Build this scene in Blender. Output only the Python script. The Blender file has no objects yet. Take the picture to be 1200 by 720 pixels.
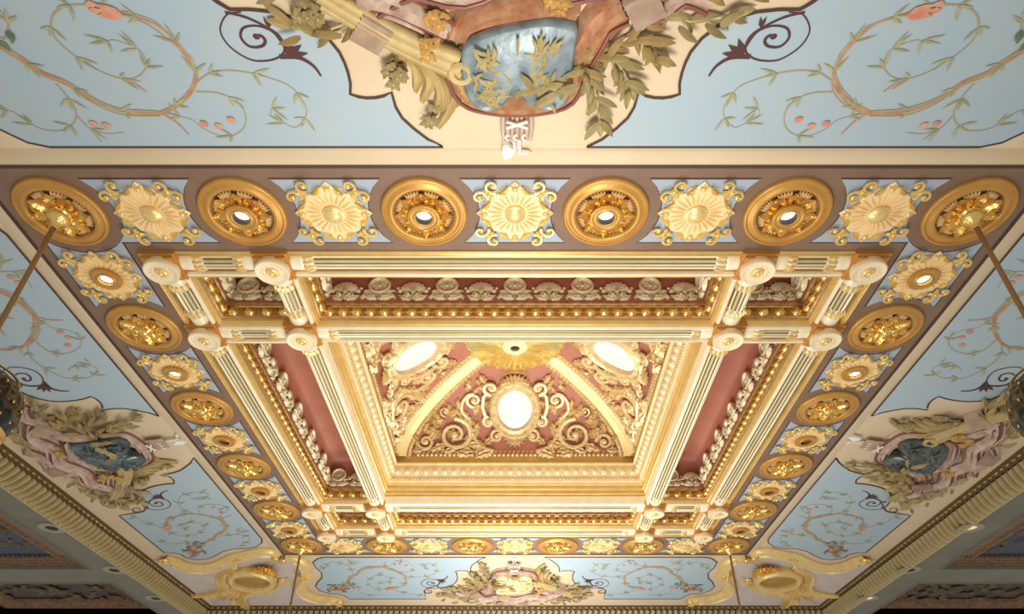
import bpy, math, random
from math import pi, sin, cos, sqrt, atan2, hypot, radians
from mathutils import Vector, Matrix
random.seed(7)

# ------------------------------------------------------------------ camera, world, lights, exposure
scene = bpy.context.scene
COL = scene.collection
EYE = 1.6
HC = EYE + 5.77          # height of the flat ceiling
ZC = 10.01               # the ceiling's centre lies this far in front of the camera
cam_data = bpy.data.cameras.new('camera')
cam = bpy.data.objects.new('camera', cam_data)
COL.objects.link(cam)
cam.location = (0, 0, EYE)
cam.rotation_euler = (radians(90 + 33.993), 0, 0)
cam_data.sensor_fit = 'HORIZONTAL'
cam_data.sensor_width = 36
cam_data.lens = 36 * 783 / 1200
cam_data.shift_x = -3.5 / 1200
cam_data.shift_y = 99 / 1200
cam_data.clip_end = 200
scene.camera = cam

world = bpy.data.worlds.new('world')
scene.world = world
world.use_nodes = True
bg = world.node_tree.nodes['Background']
bg.inputs['Color'].default_value = (1.0, 0.92, 0.80, 1)
bg.inputs['Strength'].default_value = 0.44

def area(name, loc, size, power, col, spread=180, rot=(pi, 0, 0), sy=None):
    d = bpy.data.lights.new(name, 'AREA'); d.energy = power; d.color = col
    d.shape = 'RECTANGLE'; d.size = size; d.size_y = sy or size; d.spread = radians(spread)
    o = bpy.data.objects.new(name, d); o.location = loc; o.rotation_euler = rot
    COL.objects.link(o); return o
area('fill_centre', (0, ZC + .5, .9), 4.0, 272, (1, .945, .84), 120)  # unseen lamp, added to brighten the ceiling centre and gild highlights
area('fill_far', (0, ZC + 5.5, 2.4), 2.2, 150, (1, .94, .86), 120)  # added fill for the far side, no fitting modelled
area('fill_near', (0, ZC - 6.5, 1.2), 1.6, 110, (1, .93, .82), 110)  # added fill for the near side, no fitting modelled

scene.view_settings.view_transform = 'Standard'
scene.view_settings.look = 'None'
scene.view_settings.gamma = 1
scene.view_settings.use_curve_mapping = False
scene.view_settings.exposure = 0.16

# ------------------------------------------------------------------ materials
def material(name, base, rough=.5, metal=0, noise=None, scale=6, bump=0, bscale=40, emit=None, es=0, coat=0, amount=.5):
    m = bpy.data.materials.new(name); m.use_nodes = True
    nt = m.node_tree; b = nt.nodes['Principled BSDF']
    b.inputs['Base Color'].default_value = (*base, 1)
    b.inputs['Roughness'].default_value = rough
    b.inputs['Metallic'].default_value = metal
    b.inputs['Coat Weight'].default_value = coat
    tc = nt.nodes.new('ShaderNodeTexCoord')
    if noise:
        n = nt.nodes.new('ShaderNodeTexNoise'); n.inputs['Scale'].default_value = scale; n.inputs['Detail'].default_value = 5
        nt.links.new(tc.outputs['Object'], n.inputs['Vector'])
        r = nt.nodes.new('ShaderNodeMapRange'); r.inputs['From Min'].default_value = .35; r.inputs['From Max'].default_value = .65
        r.inputs['To Max'].default_value = amount * 2
        nt.links.new(n.outputs['Fac'], r.inputs['Value'])
        mx = nt.nodes.new('ShaderNodeMix'); mx.data_type = 'RGBA'
        mx.inputs['A'].default_value = (*base, 1); mx.inputs['B'].default_value = (*noise, 1)
        nt.links.new(r.outputs['Result'], mx.inputs['Factor'])
        nt.links.new(mx.outputs['Result'], b.inputs['Base Color'])
    if bump:
        n2 = nt.nodes.new('ShaderNodeTexNoise'); n2.inputs['Scale'].default_value = bscale; n2.inputs['Detail'].default_value = 3
        nt.links.new(tc.outputs['Object'], n2.inputs['Vector'])
        bp = nt.nodes.new('ShaderNodeBump'); bp.inputs['Strength'].default_value = bump; bp.inputs['Distance'].default_value = .01
        nt.links.new(n2.outputs['Fac'], bp.inputs['Height']); nt.links.new(bp.outputs['Normal'], b.inputs['Normal'])
    if emit:
        b.inputs['Emission Color'].default_value = (*emit, 1); b.inputs['Emission Strength'].default_value = es
    return m

M = {}
M['gold'] = material('gold leaf', (.92, .66, .24), .22, .85, (.82, .50, .13), 9, .25, 60)
M['sungold'] = material('polished sunburst gold', (.98, .86, .42), .16, .8, (.92, .70, .22), 12, .3, 40)
M['gold_scroll'] = material('pale gold scroll', (.95, .74, .30), .26, .6, (.86, .60, .2), 9, .2, 60)
M['gold_pale'] = material('pale gilding', (.93, .72, .34), .32, .45, (.86, .60, .22), 8, .2, 60)
M['gold_cream'] = material('cream gilt moulding', (.90, .76, .48), .36, .30, (.84, .66, .36), 5, .15, 50)
M['gold_ochre'] = material('ochre gilt ring', (.60, .32, .075), .40, .35, (.52, .27, .055), 5, .15, 50)
M['gold_band'] = material('golden moulding band', (.84, .61, .24), .32, .5, (.78, .52, .17), 5, .15, 50)
M['block'] = material('copper gold block', (.66, .33, .09), .42, .35, (.56, .27, .06), 5, .1, 50)
M['plaque'] = material('apricot gilt plaque', (.96, .75, .43), .42, .15, (.90, .66, .32), 9, .3, 70)
M['column'] = material('ivory column', (.94, .87, .68), .34, .1, (.90, .80, .56), 6, .1, 50)
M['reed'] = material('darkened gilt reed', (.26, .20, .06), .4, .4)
M['boss'] = material('ivory boss', (.90, .78, .56), .5, .05, (.86, .70, .45), 6, .12, 50)
M['ivory'] = material('ivory relief', (.86, .78, .58), .45, .12, (.78, .66, .40), 12, .2, 60)
M['ornament'] = material('cream gilt ornament', (.80, .66, .40), .38, .28, (.70, .50, .24), 12, .25, 60)
M['rib'] = material('butter rib', (.90, .76, .42), .45, .05, (.88, .70, .34), 3, .05, 30)
M['eggbed'] = material('russet gilt bed', (.52, .32, .11), .4, .4, (.40, .17, .06), 14, .2, 50)
M['ledge'] = material('dull gold ledge', (.58, .40, .13), .45, .35, (.50, .33, .09), 4, .1, 40)
M['red'] = material('brick red ground', (.44, .165, .105), .6, 0, (.38, .135, .09), 2.5, .1, 60)
M['brown'] = material('umber border paint', (.235, .145, .095), .6, 0, (.20, .12, .078), 2, .08, 60)
M['line'] = material('dark brown line paint', (.07, .035, .022), .6)
M['blue'] = material('pale blue field paint', (.385, .505, .60), .6, 0, (.42, .515, .575), 1.3, .1, 80)
M['bluecell'] = material('grey blue cell paint', (.40, .455, .53), .6, 0, (.36, .43, .53), 2.3, .08, 80)
M['cream'] = material('cream wall paint', (.72, .585, .41), .6, 0, (.68, .54, .36), 1.2, .08, 70)
M['lilac'] = material('mottled lilac plaster', (.66, .60, .56), .6, 0, (.62, .52, .48), 3, .12, 60)
M['vine'] = material('russet vine paint', (.46, .21, .12), .65, 0, (.50, .32, .17), 6)
M['vine_pale'] = material('faded vine paint', (.42, .33, .20), .65, 0, (.38, .36, .22), 6)
M['leafpaint'] = material('olive leaf paint', (.29, .31, .17), .65, 0, (.46, .44, .24), 9)
M['flowerpaint'] = material('coral flower paint', (.62, .22, .15), .65, 0, (.70, .40, .26), 9)
M['maroon'] = material('maroon scroll paint', (.085, .028, .03), .6)
M['darkgreen'] = material('dark green leaf paint', (.10, .15, .10), .65, 0, (.20, .24, .15), 9)
M['frond'] = material('tan gilt frond', (.58, .44, .20), .55, .08, (.48, .36, .15), 7, .3, 40)
M['frond_olive'] = material('olive tan leaf', (.56, .47, .25), .55, .05, (.44, .36, .17), 9, .3, 40)
M['frond_gold'] = material('golden flower relief', (.78, .55, .22), .5, .15, (.62, .40, .14), 12, .3, 40)
M['drape_orange'] = material('orange brown drapery', (.66, .42, .26), .6, 0, (.50, .23, .11), 9, .3, 30)
M['drape_pink'] = material('rose white drapery', (.78, .66, .57), .6, 0, (.36, .16, .12), 8, .3, 30, amount=.28)
M['drape_edge'] = material('dark red hem', (.22, .07, .05), .6)
M['bundle'] = material('pale fluted band', (.62, .50, .40), .55, 0, (.50, .36, .28), 6, .2, 40)
M['shield_blue'] = material('blue silver shield', (.17, .235, .275), .4, .15, (.30, .38, .42), 7, .6, 14)
M['shield_dark'] = material('dark bronze shield', (.10, .12, .11), .3, .4, (.16, .19, .19), 6, .3, 12)
M['shield_steel'] = material('dark steel shield', (.17, .22, .25), .25, .5, (.10, .13, .14), 6, .3, 12)
M['shield_pale'] = material('pale gilt shield', (.90, .80, .50), .3, .3, (.80, .68, .30), 6, .2, 12)
M['white'] = material('white paint', (.86, .84, .76), .5)
M['soffit'] = material('grey plaster soffit', (.20, .20, .155), .7, 0, (.17, .17, .13), 2, .08, 50)
M['soffit_light'] = material('lighter grey ring', (.34, .32, .22), .6)
M['gadroon'] = material('olive gilt gadroon', (.60, .50, .27), .5, .15, (.50, .40, .19), 5, .15, 50)
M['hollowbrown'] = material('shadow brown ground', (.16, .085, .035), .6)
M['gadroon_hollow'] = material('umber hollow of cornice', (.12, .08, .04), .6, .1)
M['fretgold'] = material('antique gold bead', (.72, .48, .14), .3, .7, (.40, .24, .06), 14, .2, 60)
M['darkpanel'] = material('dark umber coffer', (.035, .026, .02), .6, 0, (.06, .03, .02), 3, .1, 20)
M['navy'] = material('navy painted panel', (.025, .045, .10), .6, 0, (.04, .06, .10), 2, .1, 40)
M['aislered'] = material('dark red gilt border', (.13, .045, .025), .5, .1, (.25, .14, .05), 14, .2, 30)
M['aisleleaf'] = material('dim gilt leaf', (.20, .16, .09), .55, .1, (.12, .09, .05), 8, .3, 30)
M['black'] = material('black hollow', (.012, .01, .008), .7)
M['lamp_enamel'] = material('dark green enamel', (.008, .022, .014), .12, .0, (.012, .03, .022), 4, 0)
M['lamp_enamel_brown'] = material('dark brown enamel', (.012, .009, .007), .12, .0, (.006, .014, .013), 4, 0)
M['rod'] = material('bronze rod', (.34, .20, .09), .4, .6)
M['lamp'] = material('lit lamp', (1, .95, .8), .4, emit=(1, .93, .74), es=2.6)
M['lamp_dim'] = material('dim lamp', (.9, .8, .55), .4, emit=(1, .85, .5), es=.35)
M['opal'] = material('lit opal glass', (.80, .78, .80), .25, emit=(.93, .90, 1.0), es=.06, coat=.4)

# ------------------------------------------------------------------ mesh builder
class MB:
    def __init__(s, fn=None): s.v = []; s.f = []; s.fn = fn
    def add(s, vs, fs):
        o = len(s.v)
        if s.fn: vs = [s.fn(*p) for p in vs]
        s.v.extend([tuple(p) for p in vs]); s.f.extend([tuple(i + o for i in f) for f in fs])
    def grid(s, rows, closed=False, flip=False, close_u=False):
        n = len(rows[0]); vs = [p for r in rows for p in r]; fs = []
        R = len(rows)
        for i in range(R if close_u else R - 1):
            for j in range(n if closed else n - 1):
                a = i * n + j; b = i * n + (j + 1) % n; i2 = (i + 1) % R
                c = i2 * n + (j + 1) % n; d = i2 * n + j
                fs.append((a, d, c, b) if flip else (a, b, c, d))
        s.add(vs, fs)
    def box(s, x0, x1, y0, y1, z0, z1):
        vs = [(x, y, z) for z in (z0, z1) for y in (y0, y1) for x in (x0, x1)]
        s.add(vs, [(0, 2, 3, 1), (4, 5, 7, 6), (0, 1, 5, 4), (2, 6, 7, 3), (0, 4, 6, 2), (1, 3, 7, 5)])
    def lathe(s, prof, n=24, c=(0, 0, 0), sx=1, sy=1, closed_prof=False):
        rows = [[(c[0] + r * sx * cos(2 * pi * k / n), c[1] + r * sy * sin(2 * pi * k / n), c[2] + z) for k in range(n)] for r, z in prof]
        s.grid(rows, closed=True, close_u=closed_prof)
    def ball(s, x, y, z, r, sz=1, n=8, m=4, full=False, sx=1, sy=1):
        pr = [(r * cos(a), r * sz * sin(a)) for a in [(-pi / 2 if full else 0) + (pi if full else pi / 2) * i / m for i in range(m + 1)]]
        pr[-1] = (r * .02, r * sz)
        s.lathe(pr, n, (x, y, z), sx, sy)
    def tube(s, pts, rad, n=6, flat=1.0, up=(0, 0, 1)):
        P = [Vector(p if len(p) == 3 else (p[0], p[1], 0)) for p in pts]; N = len(P); up = Vector(up); rows = []
        for i, p in enumerate(P):
            t = (P[min(i + 1, N - 1)] - P[max(i - 1, 0)]).normalized()
            sd = t.cross(up)
            if sd.length < 1e-4: sd = Vector((1, 0, 0))
            sd.normalize(); u = sd.cross(t)
            r = rad(i / (N - 1)) if callable(rad) else (rad[min(i, len(rad) - 1)] if isinstance(rad, (list, tuple)) else rad)
            rows.append([tuple(p + sd * r * cos(2 * pi * k / n) + u * r * flat * sin(2 * pi * k / n)) for k in range(n)])
        s.grid(rows, closed=True, flip=True)
        s.add(rows[0], [tuple(range(n))]); s.add(rows[-1], [tuple(range(n - 1, -1, -1))])
    def strip(s, pts, w, prof, zf=1.0, z0=0.0):
        """relief band along a path in the plane: prof = [(side -1..1, height)]"""
        N = len(pts); rows = []
        for i in range(N):
            a = pts[max(i - 1, 0)]; b = pts[min(i + 1, N - 1)]
            dx, dy = b[0] - a[0], b[1] - a[1]; L = hypot(dx, dy) or 1
            nx, ny = -dy / L, dx / L; t = i / (N - 1)
            ww = w(t) if callable(w) else w; zz = zf(t) if callable(zf) else zf
            pz = pts[i][2] if len(pts[i]) > 2 else 0
            rows.append([(pts[i][0] + nx * q * ww / 2, pts[i][1] + ny * q * ww / 2, z0 + pz + h * zz) for q, h in prof])
        s.grid(rows, flip=True)
    def ribbon(s, pts, w, z=0.0):
        s.strip(pts, w, [(-1, -.002), (-1, .0), (1, .0), (1, -.002)], 1, z)
    def leaf(s, x, y, z, ang, L, W, h=.03, lobes=0, bend=0, rows=6, curl=0):
        pts = []; cx, cy, a = x, y, ang
        for i in range(rows + 1):
            pts.append((cx, cy, curl * (i / rows) ** 2)); cx += cos(a) * L / rows; cy += sin(a) * L / rows; a += bend / rows
        def w(t): return max(.02 * W, W * sin(pi * min(1, .06 + .94 * t ** .8)) ** .8 * (1 + (.28 * cos(lobes * 2 * pi * t) if lobes else 0)))
        s.strip(pts, w, [(-1, 0), (-.5, h), (0, h * .35), (.5, h), (1, 0)], lambda t: .35 + .65 * sin(pi * min(1, .15 + .85 * t)), z)
    def plate(s, poly, z0, z1, rings=((0, 0), (1, 1)), c=None):
        n = len(poly)
        cx = c[0] if c else sum(p[0] for p in poly) / n; cy = c[1] if c else sum(p[1] for p in poly) / n
        rows = [[(cx + (p[0] - cx) * (1 - sh), cy + (p[1] - cy) * (1 - sh), z0 + (z1 - z0) * h) for p in poly] for sh, h in rings]
        s.grid(rows, closed=True)
        s.add(rows[-1], [tuple(range(n))])
    def scroll(s, cx, cy, r, a0, turns, d, rad, ratio=.13, n=5, z=.02, steps=None, flat=.9, rise=.02):
        """volute running inwards from radius r; returns the outer end point"""
        st = steps or int(13 * turns) + 4; pts = []
        for i in range(st + 1):
            t = i / st; rr = r * (1 - t) ** .8 * (1 - ratio) + r * ratio * (1 - .5 * t); a = a0 + d * turns * 2 * pi * t
            pts.append((cx + rr * cos(a), cy + rr * sin(a), z + rise * t))
        s.tube(pts, lambda t: rad * (1.05 - .55 * t), n, flat)
        s.ball(cx + pts[-1][0] * 0 + (pts[-1][0] - cx) * .3, cy + (pts[-1][1] - cy) * .3, z * .5 + rise, rad * 1.6, .9, 7, 3)
        return pts
    def mesh(s, name, m, smooth=True):
        me = bpy.data.meshes.new(name); me.from_pydata(s.v, [], s.f)
        me.materials.append(m)
        if smooth:
            me.polygons.foreach_set('use_smooth', [True] * len(me.polygons))
            try: me.set_sharp_from_angle(angle=radians(48))
            except Exception: pass
        me.update(); return me
    def obj(s, name, mat, parent=None, smooth=True, stuff=False):
        o = bpy.data.objects.new(name, s.mesh(name, M[mat], smooth)); COL.objects.link(o)
        if parent: o.parent = parent
        if stuff: o['kind'] = 'stuff'
        return o

def smooth_path(pts, k=3, closed=False):
    out = []; n = len(pts)
    rng = range(n if closed else n - 1)
    for i in rng:
        g = (lambda j: pts[j % n]) if closed else (lambda j: pts[max(0, min(n - 1, j))])
        p0, p1, p2, p3 = g(i - 1), g(i), g(i + 1), g(i + 2)
        for q in range(k):
            t = q / k
            out.append(tuple(.5 * ((2 * b) + (-a + c) * t + (2 * a - 5 * b + 4 * c - d) * t * t + (-a + 3 * b - 3 * c + d) * t ** 3)
                             for a, b, c, d in zip(p0, p1, p2, p3)))
    if not closed: out.append(tuple(pts[-1]))
    return out

def empty(name, mat=None):
    o = bpy.data.objects.new(name, None); o.empty_display_size = .1; COL.objects.link(o)
    if mat: o.matrix_world = mat
    return o
def tag(o, label, cat, group=None):
    o['label'] = label; o['category'] = cat
    if group: o['group'] = group
    return o
def structure(o): o['kind'] = 'structure'; return o
KIDS = {}
def part(mb, name, mat, parent, **k):
    o = mb.obj(name, mat, parent, **k); KIDS.setdefault(parent.name, []).append(o); return o
def place(o, parent, m):
    o.parent = parent; o.matrix_basis = m
def copy_tree(o, parent=None, mat=None):
    c = o.copy(); COL.objects.link(c)
    if parent: c.parent = parent
    if mat is not None: c.matrix_world = mat
    for ch in KIDS.get(o.name, []):
        d = copy_tree(ch, c); KIDS.setdefault(c.name, []).append(d)
    return c
def dup_part(o, parent, m):
    c = o.copy(); COL.objects.link(c); c.parent = parent; c.matrix_basis = m
    KIDS.setdefault(parent.name, []).append(c); return c

SIDES = {'near': (0, -1), 'far': (0, 1), 'left': (-1, 0), 'right': (1, 0)}
def frame(side, x=0, y=0, dh=0, tilt=0):
    """local x along the side, y outwards from the centre, z downwards to the viewer"""
    yo = Vector((*SIDES[side], 0)) if isinstance(side, str) else Vector((cos(side), sin(side), 0))
    z = Vector((0, 0, -1)); xo = yo.cross(z)
    pos = Vector((0, ZC, HC + dh)) + xo * x + yo * y
    if tilt:
        y2 = (yo * cos(tilt) + z * sin(tilt)); z = (z * cos(tilt) - yo * sin(tilt)); yo = y2
    m = Matrix((xo, yo, z)).transposed().to_4x4(); m.translation = pos
    return m
ROOTM = Matrix.Translation((0, ZC, HC))
TH = math.atan(.2)                                  # slope of the cove
def cove_frame(side): return frame(side, 0, 5.92, -.004, TH)   # local (t, e-5.92 along slope)
CS = 1 / cos(TH)
def xs(side, t): # local x along side to world-left/right ordering helper
    return t

# ------------------------------------------------------------------ the ceiling shell
def rectring(mb, x0, x1, y0, y1, prof, flip=False):
    rows = [[(x0 + o, y0 + o, z), (x1 - o, y0 + o, z), (x1 - o, y1 - o, z), (x0 + o, y1 - o, z)] for o, z in prof]
    mb.grid(rows, closed=True, flip=flip)
ceiling = structure(empty('ceiling', ROOTM))
mb = MB(); rectring(mb, -5.6, 5.6, -5.6, 5.6, [(0, 0), (1.25, 0)]); part(mb, 'brown_border', 'brown', ceiling)
mb = MB(); rectring(mb, -8.3, 8.3, -8.3, 8.3, [(0, -.476), (2.38, 0), (2.50, .024), (2.53, 0), (2.70, 0)]); part(mb, 'painted_cove', 'cream', ceiling)
mb = MB(); rectring(mb, -5.62, 5.62, -5.62, 5.62, [(0, 0), (0, -.012), (.035, -.012), (.035, 0)]); part(mb, 'border_line', 'line', ceiling)

# blue cells between the medallions
def arc(cx, cy, r, a0, a1, n): return [(cx + r * cos(a0 + (a1 - a0) * i / n), cy + r * sin(a0 + (a1 - a0) * i / n)) for i in range(n + 1)]
hh = .44; rr = .615; aa = math.asin(hh / rr)
cell = arc(-1, 0, rr, -aa, aa, 8) + arc(1, 0, rr, pi - aa, pi + aa, 8)
cb = MB(); cb.plate(cell, 0, .006, ((0, 0), (0, 1)), (0, 0)); cb_me = cb.mesh('blue_cell', M['bluecell'])
cl = MB(); cl.plate([(x * 1.0 + (.02 if x > 0 else -.02) * 0 + x * .028, y * 1.045) for x, y in cell], 0, .003, ((0, 0), (0, 1)), (0, 0)); cl_me = cl.mesh('cell_outline', M['line'])
inv = ROOTM.inverted()
for side in SIDES:
    for k in range(5):
        for nm, me, d in (('blue_cell', cb_me, 0), ('cell_outline', cl_me, 0)):
            o = bpy.data.objects.new(nm, me); COL.objects.link(o); o.parent = ceiling
            o.matrix_basis = inv @ frame(side, -4 + 2 * k, 5, d)
        o['label'] = 'thin dark line round the blue cell'

# ------------------------------------------------------------------ medallions
def medallion(kind):
    root = empty('ceiling_medallion')
    mb = MB(); mb.lathe([(.475, 0), (.475, .03), (.455, .05), (.44, .05), (.43, .035), (.41, .035), (.385, .06), (.355, .065), (.335, .05), (.325, .02), (.315, -.02), (.30, -.05)], 40)
    part(mb, 'ring', 'gold_ochre', root)
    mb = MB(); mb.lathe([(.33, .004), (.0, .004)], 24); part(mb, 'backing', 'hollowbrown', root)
    # acanthus leaves, each its own
    lf = MB(); L = .20
    lf.leaf(.09, 0, .02, 0, .22, .16, .06, 3, curl=.05, rows=9); lf.leaf(.10, .03, .03, .42, .15, .08, .05, 2, curl=.03, rows=5); lf.leaf(.10, -.03, .03, -.42, .15, .08, .05, 2, curl=.03, rows=5)
    lf.ball(.27, 0, .05, .028, 1, 7, 3); lf.ball(.20, .045, .05, .022, 1, 6, 3); lf.ball(.20, -.045, .05, .022, 1, 6, 3)
    me = lf.mesh('acanthus_leaf', M['gold'])
    fan = MB()
    for q in (-.24, -.12, 0, .12, .24): fan.leaf(.15 * cos(q), .15 * sin(q), .015, q, .165, .045, .035, rows=4)
    fm = fan.mesh('palmette', M['plaque'])
    for k in range(16):
        o = bpy.data.objects.new('acanthus_leaf' if k % 2 == 0 else 'palmette', me if k % 2 == 0 else fm); COL.objects.link(o)
        o.parent = root; o.rotation_euler = (0, 0, k * pi / 8 + pi / 2); KIDS.setdefault(root.name, []).append(o)
    if kind == 'lamp':
        mb = MB(); mb.lathe([(.06, .0), (.16, .05), (.178, .08), (.175, .105), (.155, .11), (.145, .10), (.12, .10), (.105, .11), (.092, .105), (.088, .05)], 28)
        part(mb, 'lamp_ring', 'gold_ochre', root)
        mb = MB(); mb.lathe([(.089, .106), (.087, .02)], 24); part(mb, 'dark_liner', 'black', root)
        mb = MB(); mb.lathe([(.087, .03), (.0, .03)], 20); o = part(mb, 'lamp', 'lamp', root)
        o['label'] = 'lit white lamp'
    else:
        mb = MB(); mb.lathe([(.11, .02), (.12, .06), (.09, .10), (.06, .105), (.05, .12), (.02, .135), (.004, .137)], 14)
        for k in range(8): mb.leaf(.03 * cos(k * pi / 4), .03 * sin(k * pi / 4), .09, k * pi / 4, .10, .06, .03, rows=4)
        part(mb, 'bud', 'gold', root)
    return root
ordn = ['first', 'second', 'third', 'fourth', 'fifth', 'sixth']
protoL = medallion('lamp'); protoB = medallion('bud'); used = {protoL.name: False, protoB.name: False}
def use(proto, m):
    if not used.get(proto.name):
        used[proto.name] = True; proto.matrix_world = m; return proto
    return copy_tree(proto, None, m)
for j in range(6):
    for i in range(6):
        if 0 < i < 5 and 0 < j < 5: continue
        X, V = -5 + 2 * i, -5 + 2 * j
        lit = (j == 0 and 0 < i < 5)
        m = frame('near', X, -V, 0)
        o = use(protoL if lit else protoB, m)
        if i in (0, 5) and j in (0, 5):
            lab = 'round gilt medallion at the %s %s border corner, pendant rod in its centre' % (['near', '', '', '', '', 'far'][j], 'left' if i == 0 else 'right')
        elif j == 0: lab = 'round ochre medallion with lit lamp, %s of four in top row' % ['', 'leftmost', 'second from the left', 'third from the left', 'rightmost'][i]
        elif j == 5: lab = 'small gilt medallion, %s between the corner ones in lowest row' % ['', 'leftmost', 'second from the left', 'third from the left', 'rightmost'][i]
        else: lab = 'oval-looking gilt medallion with bud, %s below the top corner in the %s side row' % (ordn[j - 1], 'left' if i == 0 else 'right')
        tag(o, lab, 'medallion', 'gilt medallions of the brown border')

# ------------------------------------------------------------------ gilt plaques
def plaque(kind):
    root = empty('gilt_plaque')
    pts = []
    for k in range(64):
        a = 2 * pi * k / 64; q = abs(((a / (pi / 2)) % 1) - .5) * 2   # 1 on the axes, 0 on diagonals
        r = .31 + .07 * q ** 2 + .016 * cos(a * 16)
        pts.append((r * cos(a), r * sin(a)))
    mb = MB(); mb.plate(pts, .004, .03, ((0, 0), (0, .6), (.05, 1)), (0, 0)); part(mb, 'plate', 'plaque', root)
    mb = MB()
    for k in range(24):
        a = 2 * pi * (k + .5) / 24; mb.leaf(.13 * cos(a), .13 * sin(a), .03, a, .13 + .02 * (k % 2), .028, .018, rows=3)
    part(mb, 'rays', 'plaque', root)
    if kind in ('hole', 'dark'):
        mb = MB(); mb.lathe([(.165, .03), (.165, .07), (.145, .08), (.11, .07), (.088, .085), (.08, .08), (.08, .0)], 26)
        part(mb, 'lamp_ring', 'gold_ochre', root)
        mb = MB(); mb.lathe([(.081, .083), (.080, .032), (.0, .034)], 20); part(mb, 'hollow', 'black', root)
        mb = MB(); mb.lathe([(.074, .037), (.0, .038)], 18); part(mb, 'lamp', 'lamp' if kind == 'hole' else 'rod', root)
    else:
        mb = MB(); mb.lathe([(.105, .03), (.11, .05), (.09, .055), (.08, .07), (.03, .085), (.004, .087)], 20)
        part(mb, 'centre_boss', 'gold_pale', root)
    bo = MB(); bo.ball(0, 0, .03, .032, .9, 8, 3)
    for q in (-.8, 0, .8): bo.leaf(0, 0, .03, pi / 2 + q, .06, .03, .02, rows=3)
    bme = bo.mesh('rosette', M['gold_pale'])
    sc = MB()
    for d in (1, -1):
        sc.scroll(.045, d * .095, .085, -d * pi * .85, 1.0, d, .020, .2, 6, .035)
        sc.leaf(-.07, d * .07, .03, d * 1.9, .13, .06, .035, 2, rows=5, bend=-d * .9)
    sc.ball(.04, 0, .04, .026, 1, 6, 3); sc.leaf(-.04, 0, .03, 0, .13, .07, .04, 2, rows=5)
    sme = sc.mesh('corner_scroll', M['gold_scroll'])
    for k in range(4):
        for nm, me, a, r in (('rosette', bme, k * pi / 2, .31), ('corner_scroll', sme, k * pi / 2 + pi / 4, .36)):
            o = bpy.data.objects.new(nm, me); COL.objects.link(o); o.parent = root
            o.location = (r * cos(a), r * sin(a), 0); o.rotation_euler = (0, 0, a - (pi / 2 if nm == 'rosette' else 0))
            KIDS.setdefault(root.name, []).append(o)
    return root
pH = plaque('hole'); pD = plaque('dark'); pS = plaque('sun')
for side in SIDES:
    for k in range(5):
        t = -4 + 2 * k
        o = use((pH if frame(side, t, 5).translation.y < ZC - 1 else pD) if side in ('left', 'right') else pS, frame(side, t, 5, -.004) @ Matrix.Diagonal((1.08, 1.08, 1, 1)))
        # world position along the row
        p = o.matrix_world.translation
        if side in ('near', 'far'):
            idx = int(round((p.x + 4) / 2)); w = ['leftmost', 'second from the left', 'middle one', 'second from the right', 'rightmost'][idx]
            lab = ('apricot gilt sunburst plaque, %s of five in the top row' if side == 'near' else 'small apricot gilt sunburst plaque, %s of five in the lowest row') % w
        else:
            idx = int(round((p.y - ZC + 4) / 2)); w = ['nearest', 'second nearest', 'middle one', 'second farthest', 'farthest'][idx]
            lab = 'apricot gilt plaque with small lamp ring, %s of five down %s side' % (w, side)
        tag(o, lab, 'plaque', 'gilt plaques on blue cells')

# ------------------------------------------------------------------ coffer grid
OA, IA, CR = 4.21, 2.89, .13
trim_n = [0]
def trim(mat_children=None):
    trim_n[0] += 1; return structure(empty('trim_%d' % trim_n[0], ROOTM))
grid = trim()
mb = MB(); rectring(mb, -4.42, 4.42, -4.42, 4.42, [(0, .01), (0, -.02), (.012, -.03), (.024, -.02), (.028, -.01), (.036, -.014), (.045, -.035), (.058, -.04), (.068, -.03), (.07, .06), (.09, .06)])
part(mb, 'outer_moulding', 'gold_band', grid)
mb = MB()
e0, e1 = OA - CR, OA + CR + .02
i0, i1 = IA - CR, IA + CR
for s in (-1, 1):
    for a, b in ((e0, e1), (i0, i1)):
        y0, y1 = sorted((s * a, s * b)); mb.box(-e1, e1, y0, y1, .06, .16)
        for c0, c1 in ((-e0, -i1), (-i0, i0), (i1, e0)): mb.box(y0, y1, c0, c1, .06, .16)
part(mb, 'beam_soffit', 'gold_band', grid)

# coffers: (x0,x1,y0,y1)
B = [-e0, -i1, -i0, i0, i1, e0]
spans = [(-e0, -i1), (-i0, i0), (i1, e0)]
EGG = MB()
SH = MB()   # shell crest piece: local x along, y up the wall, z out
for q in range(7):
    a = pi / 2 + (q - 3) * .40; SH.leaf(.03 * cos(a), .16 + .03 * sin(a), .015, a, .15, .062, .03, rows=4)
SH.lathe([(.0, .05), (.03, .045), (.045, .01)], 8, (0, .15, 0))
for d in (1, -1):
    SH.scroll(d * .06, .09, .055, pi / 2, .9, -d, .016, .25, 5, .02, steps=9); SH.leaf(d * .03, .02, 0, pi / 2 - d * 1.2, .18, .07, .035, 2, rows=4, bend=d * .3)
    SH.ball(d * .17, .17, .01, .035, .8, 7, 3); SH.ball(d * .2, .22, .01, .025, .8, 6, 3)
SH.leaf(0, .0, .01, pi / 2, .13, .09, .04, 2, rows=4)
SH.plate([(.175 * cos(pi * k / 10), .17 + .15 * sin(pi * k / 10)) for k in range(11)], 0, .03, ((0, 0), (.05, 1)), (0, .17)); SHM = SH.mesh('shell', M['ivory'])
RO = MB()
RO.lathe([(.145, 0), (.15, .04), (.13, .055), (.112, .045), (.105, .02), (.0, .02)], 18, (0, .25, 0))
for q in range(8): RO.leaf(.02 * cos(q * pi / 4), .25 + .02 * sin(q * pi / 4), .02, q * pi / 4, .08, .035, .02, rows=3)
RO.ball(0, .25, .02, .028, 1, 7, 3)
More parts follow.
